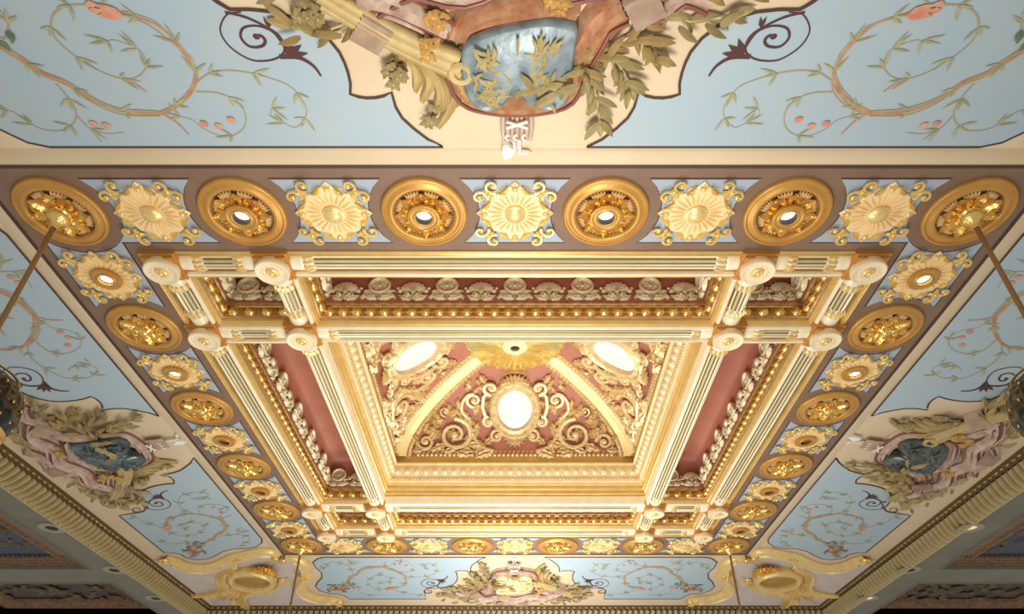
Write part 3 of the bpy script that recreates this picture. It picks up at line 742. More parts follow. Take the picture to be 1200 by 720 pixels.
def painted_panel(d):
    root = empty('painted_panel')
    poly = [E(d * t, e) for t, e in half]
    if d < 0: poly = poly[::-1]
    def lip(x, y, z): return (x, y, z)
    mb = MB(); mb.add([lip(x, y, .008) for x, y in poly], [tuple(range(len(poly)))]); part(mb, 'blue_field', 'blue', root, smooth=False)
    fix = lambda pts, z: [lip(x, y, z) for x, y in pts]
    mb = MB(); loop = poly + [poly[0], poly[1]]; mb.ribbon(fix(loop, 0), .026, .012); part(mb, 'outline', 'line', root)
    Z = .013
    mb = MB(); ml = mf = None
    for k, p in SP.items():
        q = smooth_path([E(d * a, b) for a, b in p], 4); w0 = {'spiral': .018, 'spiral2': .026, 'tail': .044, 'curl': .024}[k]
        mb.ribbon(q, (lambda t, w0=w0, k=k: w0 * (1 - .75 * t) + .006 if k != 'spiral2' else w0 * (.55 + .6 * t)), Z)
    def pl(mb, x, y, a, l, w, z=None):   # flat painted leaf
        z = z or Z + (.003 if mb is ml else .009 if mb is mf else .006)
        a = a if d > 0 else pi - a; x *= d
        z += random.random() * .0016
        n = (-sin(a), cos(a)); c = (cos(a), sin(a)); px, py = E(x, y)
        pts = [(0, 0), (.3, .5), (.6, .42), (1, 0), (.6, -.42), (.3, -.5)]
        mb.add([(px + c[0] * u * l + n[0] * v * w, py + c[1] * u * l + n[1] * v * w, z) for u, v in pts], [(0, 1, 2, 3), (0, 3, 4, 5)])
    mb.ball(d * 2.14, E(0, 7.07)[1], Z - .004, .03, .3, 8, 2)
    for a in (2.3, 2.75, 3.2): pl(mb, 1.95, 6.89, a - .2, .20, .06)
    for a in (1.9, 1.4): pl(mb, 2.0, 7.16, a, .10, .03)
    part(mb, 'dark_scroll', 'maroon', root)
    mb = MB(); mv = MB(); ml = MB(); mf = MB(); rnd = random.Random(5)
    for k, p in PX.items():
        q = smooth_path(p, 4); qq = [E(d * a, b) for a, b in q]
        thick = {'trunk': .075, 'arch': .05, 'low2': .03, 'tend': .03}.get(k, .016)
        tgt = mb if k in ('trunk', 'arch', 'low2', 'tend') else mv
        if k == 'trunk':
            tgt.ribbon(qq, lambda t: .085 - .045 * t, Z); mv.ribbon([(x + .025 * sin(i * .35), y + .012 + .02 * cos(i * .2)) for i, (x, y) in enumerate(qq)], .022, Z + .002); mv.ribbon([(x, y - .05 - .02 * sin(i * .3)) for i, (x, y) in enumerate(qq)], .012, Z)
        elif k == 'arch':
            tgt.ribbon(qq, lambda t: .045 - .03 * t, Z)
            tgt.ribbon([(x + .03 * sin(i * .25), y + .02) for i, (x, y) in enumerate(qq)], .010, Z)
            mv.ribbon([(x - .02 - .03 * sin(i * .3), y - .015) for i, (x, y) in enumerate(qq)], .013, Z)
        else: tgt.ribbon(qq, lambda t, th=thick: th * (1 - .7 * t), Z)
        if k in ('loop', 'right', 'left', 'left2', 'arch', 'trunk', 'lower', 'upper', 'upper2'):
            step = 9 if k != 'lower' else 14
            for i in range(step // 2, len(q) - 1, step):
                x, y = q[i]; tx, ty = q[i + 1][0] - x, q[i + 1][1] - y; a = atan2(ty, tx)
                for s in (-.7, 0.15, .8): pl(ml, x, y, a + s + rnd.uniform(-.25, .25), rnd.uniform(.10, .19), .027)
    for x, y in ((4.04, 6.14), (3.93, 6.12), (2.98, 6.14), (2.85, 6.11), (2.7, 6.19)):
        p = E(d * x, y); mf.ball(p[0], p[1], Z + .006, .04, .15, 8, 2)
    for a in (-.25, 0, .25): pl(mf, 3.12, 7.27, a + .25, .22, .08)
    pl(mf, 3.33, 7.34, pi / 2, .06, .1); pl(mf, 3.33, 7.34, -pi / 2, .06, .1)
    part(mb, 'trunk', 'vine', root); part(mv, 'tendrils', 'vine_pale', root)
    part(ml, 'painted_leaves', 'leafpaint', root, stuff=True)
    md = MB()   # posy beside the corner frame
    for i in range(46):
        x = 4.62 + rnd.gauss(0, .22); y = 7.30 + rnd.gauss(0, .13)
        if x > 4.98 or y > 7.55: continue
        pl(md if i % 3 else ml, x, y, rnd.uniform(0, 2 * pi), rnd.uniform(.10, .22), .07)
    for i in range(12):
        p = E(d * (4.58 + rnd.gauss(0, .17)), 7.28 + rnd.gauss(0, .10)); mf.ball(p[0], p[1], Z + .012, .05, .12, 7, 2)
    part(md, 'painted_posy', 'darkgreen', root, stuff=True); part(mf, 'painted_blossoms', 'flowerpaint', root, stuff=True)
    return root
panels = {1: painted_panel(1), -1: painted_panel(-1)}
for side in SIDES:
    for d in (1, -1):
        o = use(panels[d], cove_frame(side)); p = frame(side, d * 3, 6).translation
        if side in ('near', 'far'): w = 'left' if p.x < 0 else 'right'
        else: w = 'nearer' if p.y < ZC else 'farther'
        lab = {'near': 'large blue panel painted with vines, %s half of the top edge', 'far': 'small blue panel painted with vines, %s half of the bottom edge',
               'left': 'blue panel painted with vines on the left side, %s of the two', 'right': 'blue panel painted with vines on the right side, %s of the two'}[side] % w
        tag(o, lab, 'painted panel', 'blue painted panels of the cove')

# ------------------------------------------------------------------ trophies
def trophy(shield_mat, cloth_mat, seed):
    rnd = random.Random(seed); root = empty('shield_trophy')
    e = lambda y: (y - 5.92) * CS
    sh = [(-0.45, 6.91), (-0.42, 7.08), (-0.32, 7.17), (-0.15, 7.24), (0.01, 7.28), (0.16, 7.31), (0.28, 7.32), (0.4, 7.30), (0.49, 7.25), (0.49, 7.08), (0.48, 6.87), (0.48, 6.66), (0.45, 6.53), (0.35, 6.46), (0.22, 6.48), (0.1, 6.55), (0.05, 6.63), (-0.03, 6.63), (-0.09, 6.53), (-0.19, 6.46), (-0.32, 6.46), (-0.41, 6.58), (-0.44, 6.75)]
    sh = smooth_path([(x, e(y)) for x, y in sh][::-1], 3, True)
    c = (0, e(6.88))
    mb = MB(); mb.plate(sh, .06, .26, ((-.0, 0), (-.01, .5), (.03, .62), (.08, .55), (.35, .85), (.7, 1.0)), c)
    o = part(mb, 'shield', shield_mat, root)
    mb = MB(); mb.strip([(.02, e(6.66)), (.02, e(7.24))], .025, [(-1, 0), (0, .02), (1, 0)], 1, .23)
    def hz(x, y):
        return .225 + .045 * max(0, 1 - ((x) ** 2 + (y - c[1]) ** 2) / .25)
    for bx, by, n in ((-.22, 6.72, 6), (-.2, 7.0, 6), (.24, 7.08, 7), (.22, 6.8, 6), (.26, 6.66, 5), (-.27, 6.65, 4)):
        for k in range(n * 3):
            a = rnd.uniform(.2, pi - .2) if k % 2 else rnd.uniform(0, 2 * pi)
            x, y = bx + rnd.uniform(-.10, .10), e(by) + rnd.uniform(-.09, .09)
            mb.leaf(x, y, hz(x, y) - .01, a, .13, .034, .014, rows=4)
    part(mb, 'olive_sprays', 'frond_olive' if shield_mat in ('shield_blue',) else shield_mat, root)
    # drapery: folded sheets round the shield
    folds = [(-1, 0), (-.8, .10), (-.6, .05), (-.35, .13), (-.1, .06), (.15, .14), (.4, .06), (.65, .11), (.85, .05), (1, 0)]
    def drape(name, pts, w, mat, z=1.0):
        mb = MB(); q = smooth_path([(x, e(y)) for x, y in pts], 4); mb.strip(q, w, folds, lambda t: z * (.7 + .3 * sin(pi * t))); part(mb, name, mat, root)
        for sg in ((-.82, .42) if mat == 'drape_pink' else (-.8,)):
            mb = MB(); rows = []
            for i in range(len(q)):
                a, b = q[max(0, i - 1)], q[min(len(q) - 1, i + 1)]; L = hypot(b[0] - a[0], b[1] - a[1]); rows.append((q[i][0] - (b[1] - a[1]) / L * sg * w / 2, q[i][1] + (b[0] - a[0]) / L * sg * w / 2, .085 * z))
            mb.tube(rows, .020, 5, .8); part(mb, 'hem', 'drape_edge', root)
    m1 = cloth_mat
    drape('drapery_fold', [(-.50, 6.75), (-.42, 6.50), (-.22, 6.42), (.02, 6.40), (.25, 6.42), (.45, 6.50), (.52, 6.75)], .24, m1)
    drape('drapery_fold', [(-.46, 7.08), (-.38, 7.24), (-.15, 7.34), (.05, 7.38), (.3, 7.40), (.5, 7.34)], .26, m1, 1.3)
    drape('drapery_fold', [(.52, 6.85), (.60, 7.05), (.68, 7.25), (.85, 7.36)], .30, m1, 1.2)
    drape('drapery_fold', [(-.55, 7.15), (-.75, 7.30), (-1.0, 7.42), (-1.3, 7.44)], .30, m1 if m1 != 'drape_orange' else 'drape_pink', 1.2)
    drape('drapery_swag', [(-1.2, 7.42), (-.8, 7.62), (-.4, 7.55), (0, 7.72), (.4, 7.58), (.8, 7.7), (1.15, 7.5)], .36, 'drape_pink', 1.4)
    drape('drapery_swag', [(-.5, 7.7), (-.2, 7.92), (.2, 7.88), (.45, 7.98)], .26, 'drape_pink', 1.2)
    drape('drapery_tail', [(.9, 7.5), (1.1, 7.35), (1.3, 7.5), (1.55, 7.42)], .24, 'drape_pink', 1.1)
    for pts in ([(-.5, 6.6), (-.25, 6.34), (.05, 6.30), (.36, 6.40), (.56, 6.62)], [(-1.3, 7.30), (-1.0, 7.33), (-.75, 7.22), (-.6, 7.3), (-.4, 7.34)], [(.5, 7.42), (.85, 7.40), (1.2, 7.33)]):
        mb = MB(); q = smooth_path([(x, e(y)) for x, y in pts], 4); mb.tube([(x, y, .05) for x, y in q], .018, 5); part(mb, 'hem', 'drape_edge', root)
    # long fronds at the lower left and the torch behind them
    fl = [[(-1.0, 7.0), (-.88, 6.85), (-.85, 6.7), (-.90, 6.52)], [(-.95, 6.98), (-.78, 6.8), (-.75, 6.62), (-.86, 6.41)], [(-.88, 6.95), (-.67, 6.75), (-.62, 6.5), (-.70, 6.34)], [(-.82, 6.92), (-.6, 6.7), (-.58, 6.4), (-.74, 6.10)],
          [(-.75, 6.9), (-.52, 6.7), (-.48, 6.5), (-.56, 6.36)], [(-.9, 7.0), (-.72, 6.8), (-.66, 6.55), (-.76, 6.28)], [(-1.0, 7.04), (-.95, 6.9), (-1.0, 6.8), (-.98, 6.62)], [(-.7, 6.85), (-.48, 6.68), (-.45, 6.52), (-.47, 6.42)]]
    for q in fl:
        mb = MB(); mb.strip(smooth_path([(x, e(y)) for x, y in q], 4), lambda t: .05 + .06 * sin(pi * t ** 1.3) * 1.2 if t < .97 else .04, [(-1, 0), (-.6, .07), (0, .04), (.6, .08), (1, 0)], lambda t: 1.3 - .8 * t, rnd.uniform(.0, .04)); part(mb, 'frond', 'frond', root)
    mb = MB()
    for dy, r in ((0, .07), (.09, .055), (-.08, .05)):
        mb.tube([(x, e(y) + dy, .10) for x, y in smooth_path([(-1.5, 7.5), (-1.12, 7.22), (-.8, 7.02), (-.47, 6.86)], 3)], lambda t, r=r: r * (.8 + .4 * t), 8)
    mb.lathe([(.10, 0), (.12, .05), (.10, .07), (.06, .06), (.05, .02)], 14, (-.46, e(6.84), .12), 1, 1)
    part(mb, 'torch', 'frond', root)
    # pale fluted ribbon bands that tie the bundles
    for bx, by, ba in ((-1.15, 7.2, 2.5), (1.0, 7.42, .55), (-.2, 7.86, pi / 2)):
        mb = MB(); L = .26; cx, cy = bx, e(by); q = [(cx - cos(ba) * L / 2, cy - sin(ba) * L / 2), (cx + cos(ba) * L / 2, cy + sin(ba) * L / 2)]
        mb.strip(q, .28, [(-1, 0)] + [(-.9 + k * .15, .13 if k % 2 else .18) for k in range(13)] + [(1, 0)]); part(mb, 'tie_band', 'bundle', root)
    # golden flower clusters
    for fx, fy, n, mt in ((-.72, 7.12, 11, 'frond_gold'), (-1.02, 6.82, 9, 'frond_olive'), (-1.6, 7.35, 8, 'frond_olive'), (-.6, 7.3, 8, 'frond_gold'), (.35, 7.5, 7, 'frond_gold'), (-.78, 6.3, 4, 'frond_olive')):
        mb = MB()
        for k in range(n):
            a = rnd.uniform(0, 2 * pi); r = rnd.uniform(0, .11); x, y = fx + r * cos(a), e(fy) + r * sin(a)
            for p in range(6): mb.leaf(x, y, .06 + .05 * (k % 3), a + p * 1.05, .06 + .02 * (p % 2), .055, .035, rows=3, curl=.02)
            mb.ball(x, y, .08 + .05 * (k % 3), .018, 1, 5, 2)
        part(mb, 'flower_cluster', mt, root)
    # laurel sprays
    spr = [[(.45, 6.86), (.62, 6.90), (.85, 7.05), (1.05, 7.2)], [(.62, 6.88), (.66, 6.7), (.74, 6.5), (.80, 6.2)], [(.75, 6.96), (.88, 6.85), (.98, 6.7), (1.02, 6.62)], [(.95, 7.12), (1.1, 7.05), (1.2, 6.95)], [(.6, 6.95), (.5, 6.8), (.3, 6.78), (.1, 6.82)],
           [(1.1, 7.35), (1.4, 7.25), (1.7, 7.3)], [(-1.2, 7.3), (-1.5, 7.15), (-1.8, 7.2)], [(-1.1, 7.5), (-1.5, 7.6), (-1.85, 7.55)], [(.8, 7.7), (1.2, 7.8), (1.6, 7.72)], [(-.4, 7.75), (-.8, 7.85), (-1.2, 7.8)], [(-1.0, 7.65), (-1.4, 7.78), (-1.7, 7.72)], [(.2, 7.85), (.6, 7.9), (.95, 7.82)], [(1.2, 7.6), (1.6, 7.55), (1.9, 7.6)]]
    for si, q in enumerate(spr):
        p = smooth_path([(x, e(y)) for x, y in q], 3)
        st = MB(); st.tube([(x, y, .06) for x, y in p], .014, 5); so = part(st, 'laurel_spray', 'frond_olive', root)
        mb = MB(); zz = .20 if si == 4 else .04
        for i in range(1, len(p)):
            a = atan2(p[i][1] - p[i - 1][1], p[i][0] - p[i - 1][0])
            s = .6 if i % 2 else -.6
            mb.leaf(p[i][0], p[i][1], zz + .05 * (i % 3), a + s + rnd.uniform(-.25, .25), rnd.uniform(.18, .27), rnd.uniform(.055, .08), .05, rows=5, bend=-s * .5)
            if i % 2: mb.leaf(p[i][0], p[i][1], zz, a - .9 + rnd.uniform(-.2, .2), rnd.uniform(.14, .2), .055, .04, rows=5)
        mb.leaf(p[-1][0], p[-1][1], zz, a, .2, .09, .04, rows=5)
        part(mb, 'laurel_leaves', 'frond_olive' if si % 3 else 'frond', so)
    # tassel with small white axe head
    mb = MB(); 
    for k in range(7):
        x = -.13 + .26 * k / 6 + .02
        mb.tube([(x, e(6.30), .06), (x * 1.05, e(6.15), .09), (x * 1.0, e(6.0), .08)], [.018, .024, .02], 6)
    part(mb, 'tassel', 'bundle', root)
    mb = MB()
    for dd in (1, -1): mb.tube([(.02 - .1 * dd, e(6.28), .13), (.02 + .1 * dd, e(6.2), .13)], .016, 5)
    for k in range(3): mb.scroll(-.06 + .08 * k, e(6.06), .04, pi / 2, .6, 1, .014, .3, 5, .11, steps=7)
    part(mb, 'white_lattice', 'white', root)
    mb = MB(); mb.tube([(.04, e(6.0), .06), (.05, e(5.78), .06)], .018, 6); mb.tube([(-.02, e(6.0), .06), (0, e(5.84), .06)], .012, 6)
    mb.plate([(x, e(y) ) for x, y in ((.0, 5.86), (.0, 5.80), (-.04, 5.74), (-.11, 5.70), (-.14, 5.80), (-.12, 5.92), (-.07, 5.93), (-.03, 5.87))][::-1], .02, .07, ((0, 0), (.1, 1)))
    mb.leaf(.04, e(5.80), .03, -.1, .13, .05, .03, rows=3)
    part(mb, 'axe_head', 'white', root)
    return root
TR = {'near': trophy('shield_blue', 'drape_orange', 3)}
TR['left'] = trophy('shield_steel', 'drape_pink', 4)
TR['right'] = trophy('shield_dark', 'drape_pink', 5)
TR['far'] = trophy('shield_pale', 'drape_pink', 6)
tl = {'near': 'large two-lobed blue silver shield with tan fronds and orange drapery, top edge',
      'left': 'relief of a steel-coloured shield with rose drapery and laurel on the left cove',
      'right': 'relief of a dark shield with rose drapery and laurel on the right cove',
      'far': 'small foreshortened relief of a pale gilt shield with laurel at the bottom edge'}
for k, o in TR.items(): o.matrix_world = cove_frame(k); tag(o, tl[k], 'relief')

# ------------------------------------------------------------------ corner cartouches
CT = math.atan(.2 / sqrt(2))
def corner(mirror=1):
    root = empty('corner_cartouche')
    # local y along the diagonal outwards, y=0 at the crease
    mb = MB(); mb.lathe([(.60, -.03), (.63, .10), (.60, .20), (.54, .25), (.48, .24), (.44, .18), (.43, .05)], 32, (0, 1.02, 0), 1.0, .86, ); part(mb, 'bowl_rim', 'gold_pale', root)
    mb = MB(); mb.lathe([(.44, .16), (.40, .08), (.25, .04), (0, .035)], 28, (0, 1.02, 0), 1, .86); part(mb, 'bowl', 'ledge', root)
    mb = MB()
    for d in (1, -1):
        mb.strip(smooth_path([(d * .56, .75), (d * .72, 1.1), (d * .60, 1.5), (d * .34, 1.85), (d * .32, 2.2), (d * .58, 2.55), (d * .85, 2.72)], 4), lambda t: .20 + .12 * sin(pi * t), [(-1, 0), (-.7, .14), (-.3, .08), (0, .16), (.4, .10), (.8, .12), (1, 0)])
        mb.scroll(d * .66, .72, .16, -pi / 2, 1.2, d, .05, .2, 6, .08)
        mb.scroll(d * .86, 1.62, .14, pi, 1.2, d, .045, .2, 6, .06)
        mb.leaf(d * .7, 1.4, .03, (.2 if d > 0 else pi - .2), .35, .16, .06, 3, bend=d * .7)
        mb.scroll(d * .3, 2.55, .17, pi / 2, 1.1, -d, .045, .2, 6, .06)
    part(mb, 'scrolled_sides', 'gold_pale', root)
    mb = MB()
    for q in range(5): mb.leaf((q - 2) * .05, 1.65, .05, pi / 2 + (2 - q) * .16, .98, .20, .09, 4, rows=9)
    part(mb, 'fluted_foot', 'gold_pale', root)
    mb = MB()
    for q in range(9):
        a = -pi / 2 + (q - 4) * .36; mb.leaf(.05 * cos(a), .55 + .05 * sin(a), .12, a, .34, .13, .08, 2, rows=5)
    for q in range(6): mb.ball(-.2 + .08 * q, .42 + .05 * (q % 2), .14, .05, 1, 7, 3)
    part(mb, 'leaf_crest', 'gold', root)
    return root
def corner_frames():
    """S-curved raised moulding on one cove slope, local coordinates of cove_frame, at t>0"""
    root = empty('scroll_moulding')
    e = lambda y: (y - 5.92) * (CS if y > 5.92 else 1)
    path = smooth_path([(5.60, 5.76), (5.36, 5.86), (5.24, 6.12), (5.28, 6.42), (5.30, 6.62), (5.46, 6.90), (5.60, 7.2), (5.52, 7.55), (5.22, 7.80), (4.9, 7.86), (4.66, 7.98)], 4)
    mb = MB(); mb.strip([(x, e(y)) for x, y in path], lambda t: .30 + .05 * sin(pi * t), [(-1, 0), (-.95, .05), (-.55, .07), (-.4, .12), (.0, .14), (.5, .10), (.7, .05), (1, .04), (1, 0)]); part(mb, 'curved_moulding', 'gold_pale', root)
    mb = MB(); mb.strip([(x + .05, e(y)) for x, y in path[4:-3]], .06, [(-1, 0), (0, .05), (1, 0)], 1, .13); part(mb, 'bead', 'gold_cream', root)
    mb = MB(); mb.scroll(4.72, e(8.0), .14, 0, 1.2, -1, .05, .2, 6, .08); mb.ball(5.66, e(5.82), .08, .10, 1, 10, 5, True)
    part(mb, 'end_scrolls', 'gold', root)
    mb = MB()
    for q in range(5):
        a = 2.4 + q * .5; mb.leaf(5.42, e(6.55), .10, a, .22, .11, .06, 2, rows=4)
    mb.ball(5.42, e(6.55), .12, .05); mb.ball(5.36, e(6.67), .12, .04)
    part(mb, 'leaf_clasp', 'gold', root)
    return root
def mirror_tree(root):
    c = root.copy(); COL.objects.link(c)
    for ch in KIDS[root.name]:
        me = ch.data.copy(); me.transform(Matrix.Scale(-1, 4, (1, 0, 0))); me.flip_normals()
        d = ch.copy(); d.data = me; COL.objects.link(d); d.parent = c; KIDS.setdefault(c.name, []).append(d)
    return c
cp = corner(); fr = {1: corner_frames()}; fr[-1] = mirror_tree(fr[1])
# lilac field lying in the mitre of the cove
def lil(side_d):
    e = lambda y: (y - 5.92) * (CS if y > 5.92 else 1)
    pts = [(5.72, 5.93), (5.32, 6.12), (5.28, 6.42), (5.30, 6.62), (5.46, 6.90), (5.60, 7.2), (5.52, 7.55), (5.22, 7.80), (4.9, 7.92), (4.7, 8.22), (8.22, 8.22)]
    mb = MB(); vs = [(side_d * x, e(y), .007) for x, y in pts]
    mb.add(vs if side_d > 0 else vs[::-1], [tuple(range(len(vs)))]); return mb.mesh('lilac_field', M['lilac'])
LM = {1: lil(1), -1: lil(-1)}
cn = {(1, 1): 'far right', (-1, 1): 'far left', (-1, -1): 'near left', (1, -1): 'near right'}
for (sx, sy), nm in cn.items():
    ang = atan2(sy, sx)
    m = frame(ang, 0, 5.92 * sqrt(2), -.03, CT)
    o = use(cp, m); tag(o, 'gilt shell-footed cartouche with hollow bowl in the %s corner of the cove' % nm, 'cartouche', 'corner cartouches')
for side in SIDES:
    for d in (1, -1):
        o = use(fr[d], cove_frame(side)); p = frame(side, d * 5.5, 6.5).translation
        c = ('far' if p.y > ZC else 'near') + ' ' + ('right' if p.x > 0 else 'left')
        tag(o, 'S-curved gilt moulding beside %s corner cartouche, on the %s cove' % (c, side), 'moulding', 'curved mouldings of the corners')
        q = bpy.data.objects.new('lilac_field', LM[d]); COL.objects.link(q); q.parent = ceiling; q.matrix_basis = inv @ cove_frame(side)

# ------------------------------------------------------------------ cornice
corn = trim()
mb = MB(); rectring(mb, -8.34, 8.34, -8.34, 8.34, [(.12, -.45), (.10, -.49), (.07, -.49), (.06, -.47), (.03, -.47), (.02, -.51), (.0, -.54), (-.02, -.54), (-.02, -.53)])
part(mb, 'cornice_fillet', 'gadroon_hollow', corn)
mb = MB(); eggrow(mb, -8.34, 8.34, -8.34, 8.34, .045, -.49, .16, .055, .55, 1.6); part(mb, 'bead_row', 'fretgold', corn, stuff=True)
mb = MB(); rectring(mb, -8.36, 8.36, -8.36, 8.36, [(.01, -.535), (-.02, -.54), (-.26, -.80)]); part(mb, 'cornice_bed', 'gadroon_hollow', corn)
gad = MB()
gpts = [(0, 0, .0), (0, .06, .025), (0, .14, .045), (0, .24, .06), (0, .33, .045), (0, .375, .01)]
gad.strip([(p[0], p[1], p[2]) for p in gpts], .118, [(-1, -.04), (-.85, .01), (-.4, .05), (.2, .055), (.7, .02), (1, -.04)])
gme = gad.mesh('gadroon', M['gadroon'])
# the flutes: those along each visible side as single pieces, joined where they pass the limit
def gadm(side, t):
    m = frame(side, t, 8.365, -.535, 0); return m @ Matrix.Rotation(radians(44), 4, 'X') @ Matrix.Rotation(radians(-14), 4, 'Z')
PITCH = .155
cnt = {'left': (-4.5, 8.5), 'right': (-8.5, 4.5), 'far': (-8.5, 8.5)}
single = 0
for side in SIDES:
    jm = MB()
    n = int(17.0 / PITCH)
    for k in range(n):
        t = -8.5 + PITCH * (k + .5); w = frame(side, t, 8.4).translation
        vis = side in ('left', 'right', 'far') and w.y > ZC - .5 and single < 300
        if vis:
            o = bpy.data.objects.new('gadroon', gme); COL.objects.link(o); o.parent = corn; o.matrix_basis = inv @ gadm(side, t); single += 1
        else:
            mm = inv @ gadm(side, t); jm.add([tuple(mm @ Vector(v)) for v in gad.v], gad.f)
    part(jm, 'gadroons', 'gadroon', corn, stuff=True)
mb = MB(); rectring(mb, -8.62, 8.62, -8.62, 8.62, [(.03, -.78), (.02, -.83), (-.02, -.83), (-.03, -.80)]); part(mb, 'cornice_lip', 'gadroon', corn)

# ------------------------------------------------------------------ aisle soffits with downlights
sof = structure(empty('ceiling', ROOTM))
mb = MB()
BX = 14.5
for s in (-1, 1):
    def bxx(xa, xb, ya, yb, z0=-.80, z1=-.60):
        xa, xb = sorted((s * xa, s * xb)); mb.box(xa, xb, ya, yb, z0, z1)
    bxx(8.62, 9.30, -9.3, 9.3)
    bxx(9.30, BX, 4.36, 5.27); bxx(9.30, BX, -5.27, -4.36); 
    bxx(9.30, BX, 9.1, 9.6); bxx(9.3, BX, -9.6, -9.1); bxx(BX, BX + .5, -9.6, 9.6)
for s in (-1, 1):
    ya, yb = sorted((s * 8.62, s * 9.3)); mb.box(-8.62, 8.62, ya, yb, -.80, -.60)
part(mb, 'grey_soffit', 'soffit', sof, smooth=False)
mb = MB()
for s in (-1, 1):
    for (ya, yb) in ((-4.36, 4.36), (5.27, 9.1), (-9.1, -5.27)):
        a, b = sorted((s * 9.3, s * BX)); deep = abs(ya) > 5 or yb > 5
        rectring(mb, a, b, ya, yb, [(0, -.80), (.02, -.83), (.05, -.82), (.06, -.78), (.06, -.62 if not deep else -.3)])
part(mb, 'coffer_edge', 'soffit', sof)
mb = MB(); mt = MB(); mn = MB(); mi = MB(); rnd = random.Random(11)
for s in (-1, 1):
    a, b = sorted((s * 9.36, s * (BX - .06)))
    rectring(mt, a, b, -4.3, 4.3, [(0, -.70), (.03, -.76), (.07, -.76), (.10, -.72), (.38, -.70), (.42, -.74), (.46, -.74), (.48, -.68)])
    mn.add([(a, -4.3, -.68), (b, -4.3, -.68), (b, 4.3, -.68), (a, 4.3, -.68)], [(0, 1, 2, 3)])
    for (ya, yb) in ((5.33, 9.04), (-9.04, -5.33)):
        mb.add([(a, ya, -.32), (b, ya, -.32), (b, yb, -.32), (a, yb, -.32)], [(0, 1, 2, 3)])
        rectring(mb, a, b, ya, yb, [(0, -.8), (0, -.32)])
        rectring(mi, a, b, ya, yb, [(.35, -.34), (.38, -.42), (.46, -.44), (.52, -.38), (.9, -.36), (.94, -.42), (1.0, -.34)])
part(mn, 'navy_panel', 'navy', sof); part(mb, 'dark_coffer', 'darkpanel', sof); part(mt, 'gilt_border', 'aislered', sof); part(mi, 'inner_border', 'aislered', sof)
ml = MB()
for s in (-1, 1):
    for k in range(150):
        x = s * (9.9 + rnd.random() * 3.6); y = rnd.uniform(.6, 3.4) if k < 80 else rnd.uniform(5.9, 8.6)
        z = .68 if k < 80 else .36
        tmp = MB(); tmp.leaf(x, -y, z, rnd.uniform(0, 6.28), rnd.uniform(.22, .42), .14, .05, 3, rows=5)
        ml.add([(q[0], -q[1], -q[2]) for q in tmp.v], tmp.f)
part(ml, 'relief_foliage', 'aisleleaf', sof, stuff=True)
mg = MB()
for s in (-1, 1):
    for k in range(46):
        x = s * (9.45 + .105 * k)
        tmp = MB(); tmp.ball(x, -4.06, .70, .04, 1, 6, 3); tmp.leaf(x, -3.9, .70, 1.6, .16, .06, .03, rows=3)
        mg.add([(q[0], -q[1], -q[2]) for q in tmp.v], tmp.f)
part(mg, 'border_studs', 'aisleleaf', sof, stuff=True)

def downlight(lit):
    root = empty('downlight')
    mb = MB(); mb.lathe([(.24, 0), (.235, .02), (.20, .028), (.16, .012), (.13, .022), (.115, .018), (.115, .0)], 28); part(mb, 'trim_ring', 'soffit_light', root)
    mb = MB(); mb.lathe([(.115, .004), (0, .004)], 18); part(mb, 'hollow', 'black' if lit == 0 else 'lamp_dim', root)
    return root
D0, D1 = downlight(0), downlight(1)
for s, nm in ((-1, 'left'), (1, 'right')):
    for k, v in enumerate((2.0, 4.38, 6.44)):
        m = Matrix.Translation((s * 8.82 if s < 0 else 8.68, ZC + v, HC - .803)) @ Matrix.Rotation(pi, 4, 'X')
        o = use(D0 if (s < 0 or k == 1) else D1, m)
        tag(o, 'small round downlight in grey soffit at lower %s, %s of three' % (nm, ['nearest', 'middle', 'farthest'][k]), 'downlight', 'downlights of the grey soffits')

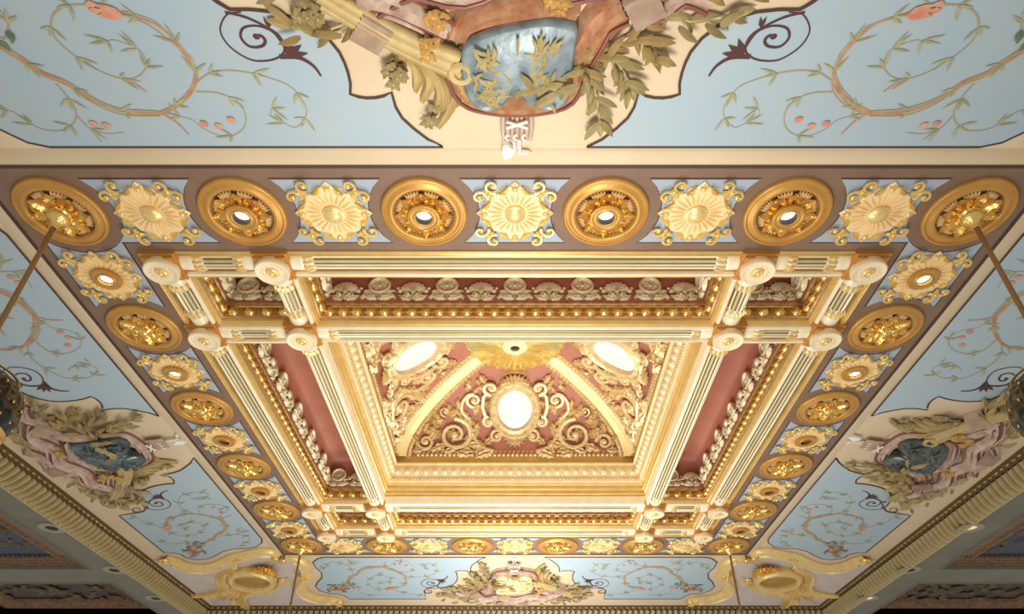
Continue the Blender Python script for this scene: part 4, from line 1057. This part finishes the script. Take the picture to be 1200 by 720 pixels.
# ------------------------------------------------------------------ pendant lamps
def pendant(enamel):
    root = empty('pendant_lamp')
    Lr = 1.88; DZ = .29
    mb = MB(); mb.tube([(0, 0, .12), (0, 0, Lr + DZ)], .026, 10, up=(0, 1, 0)); part(mb, 'rod', 'rod', root)
    mb = MB(); mb.lathe([(.10, .08), (.12, .12), (.10, .16), (.06, .18), (.04, .24), (.03, .26)], 20); part(mb, 'canopy', 'gold', root)
    n = 72; rows = []
    prof = [(.05, 1.85), (.22, 1.88), (.40, 1.93), (.50, 2.02), (.545, 2.12), (.55, 2.24), (.53, 2.34), (.48, 2.42), (.44, 2.45)]
    for r, z in prof: rows.append([(r * (1 + .03 * abs(sin(9 * a))) * cos(a), r * (1 + .03 * abs(sin(9 * a))) * sin(a), z) for a in [2 * pi * k / n for k in range(n)]])
    mb = MB(lambda x, y, z: (x * .88, y * .88, z + DZ)); mb.grid(rows, closed=True); part(mb, 'enamel_drum', enamel, root)
    mb = MB(lambda x, y, z: (x * .88, y * .88, z + DZ))
    for k in range(18):
        a = 2 * pi * k / 18
        for z, r in ((2.05, .525), (2.20, .565), (2.35, .535)): mb.ball(r * cos(a + z * 3), r * sin(a + z * 3), z, .016, 1, 6, 4, True)
    mb.lathe([(.48, 2.42), (.52, 2.44), (.50, 2.48), (.44, 2.48)], 36); mb.lathe([(.42, 1.92), (.44, 1.915), (.43, 1.90), (.40, 1.905)], 30)
    part(mb, 'gilt_mounts', 'gold', root)
    mb = MB(lambda x, y, z: (x * .88, y * .88, z + DZ)); rows = []
    for r, z in ((.44, 2.45), (.46, 2.58), (.43, 2.72), (.33, 2.86), (.2, 2.96), (.06, 3.02)):
        rows.append([(r * (1 + .05 * sin(24 * a)) * cos(a), r * (1 + .05 * sin(24 * a)) * sin(a), z) for a in [2 * pi * k / 96 for k in range(96)]])
    mb.grid(rows, closed=True); part(mb, 'gold_basket', 'gold', root, smooth=False)
    mb = MB(lambda x, y, z: (x * .88, y * .88, z + DZ))
    for j, (r, z) in enumerate(((.47, 2.52), (.48, 2.62), (.45, 2.72), (.38, 2.82), (.28, 2.92))):
        m_ = int(r * 60)
        for k in range(m_):
            a = 2 * pi * (k + .5 * (j % 2)) / m_; mb.ball(r * cos(a), r * sin(a), z, .026, 1, 6, 4, True)
    part(mb, 'beads', 'gold', root, stuff=True)
    return root
PG, PB = pendant('lamp_enamel'), pendant('lamp_enamel_brown')
for (sx, sy), nm in cn.items():
    m = frame('near', sx * 5, -sy * 5, 0)
    o = use(PB if sx < 0 else PG, m)
    if sy < 0: lab = 'pendant lamp with %s enamel drum and gold basket at the %s edge' % ('dark brown' if sx < 0 else 'dark green', 'left' if sx < 0 else 'right')
    else: lab = 'thin pendant rod hanging from the %s corner medallion at the bottom' % nm
    tag(o, lab, 'pendant lamp', 'corner pendant lamps')
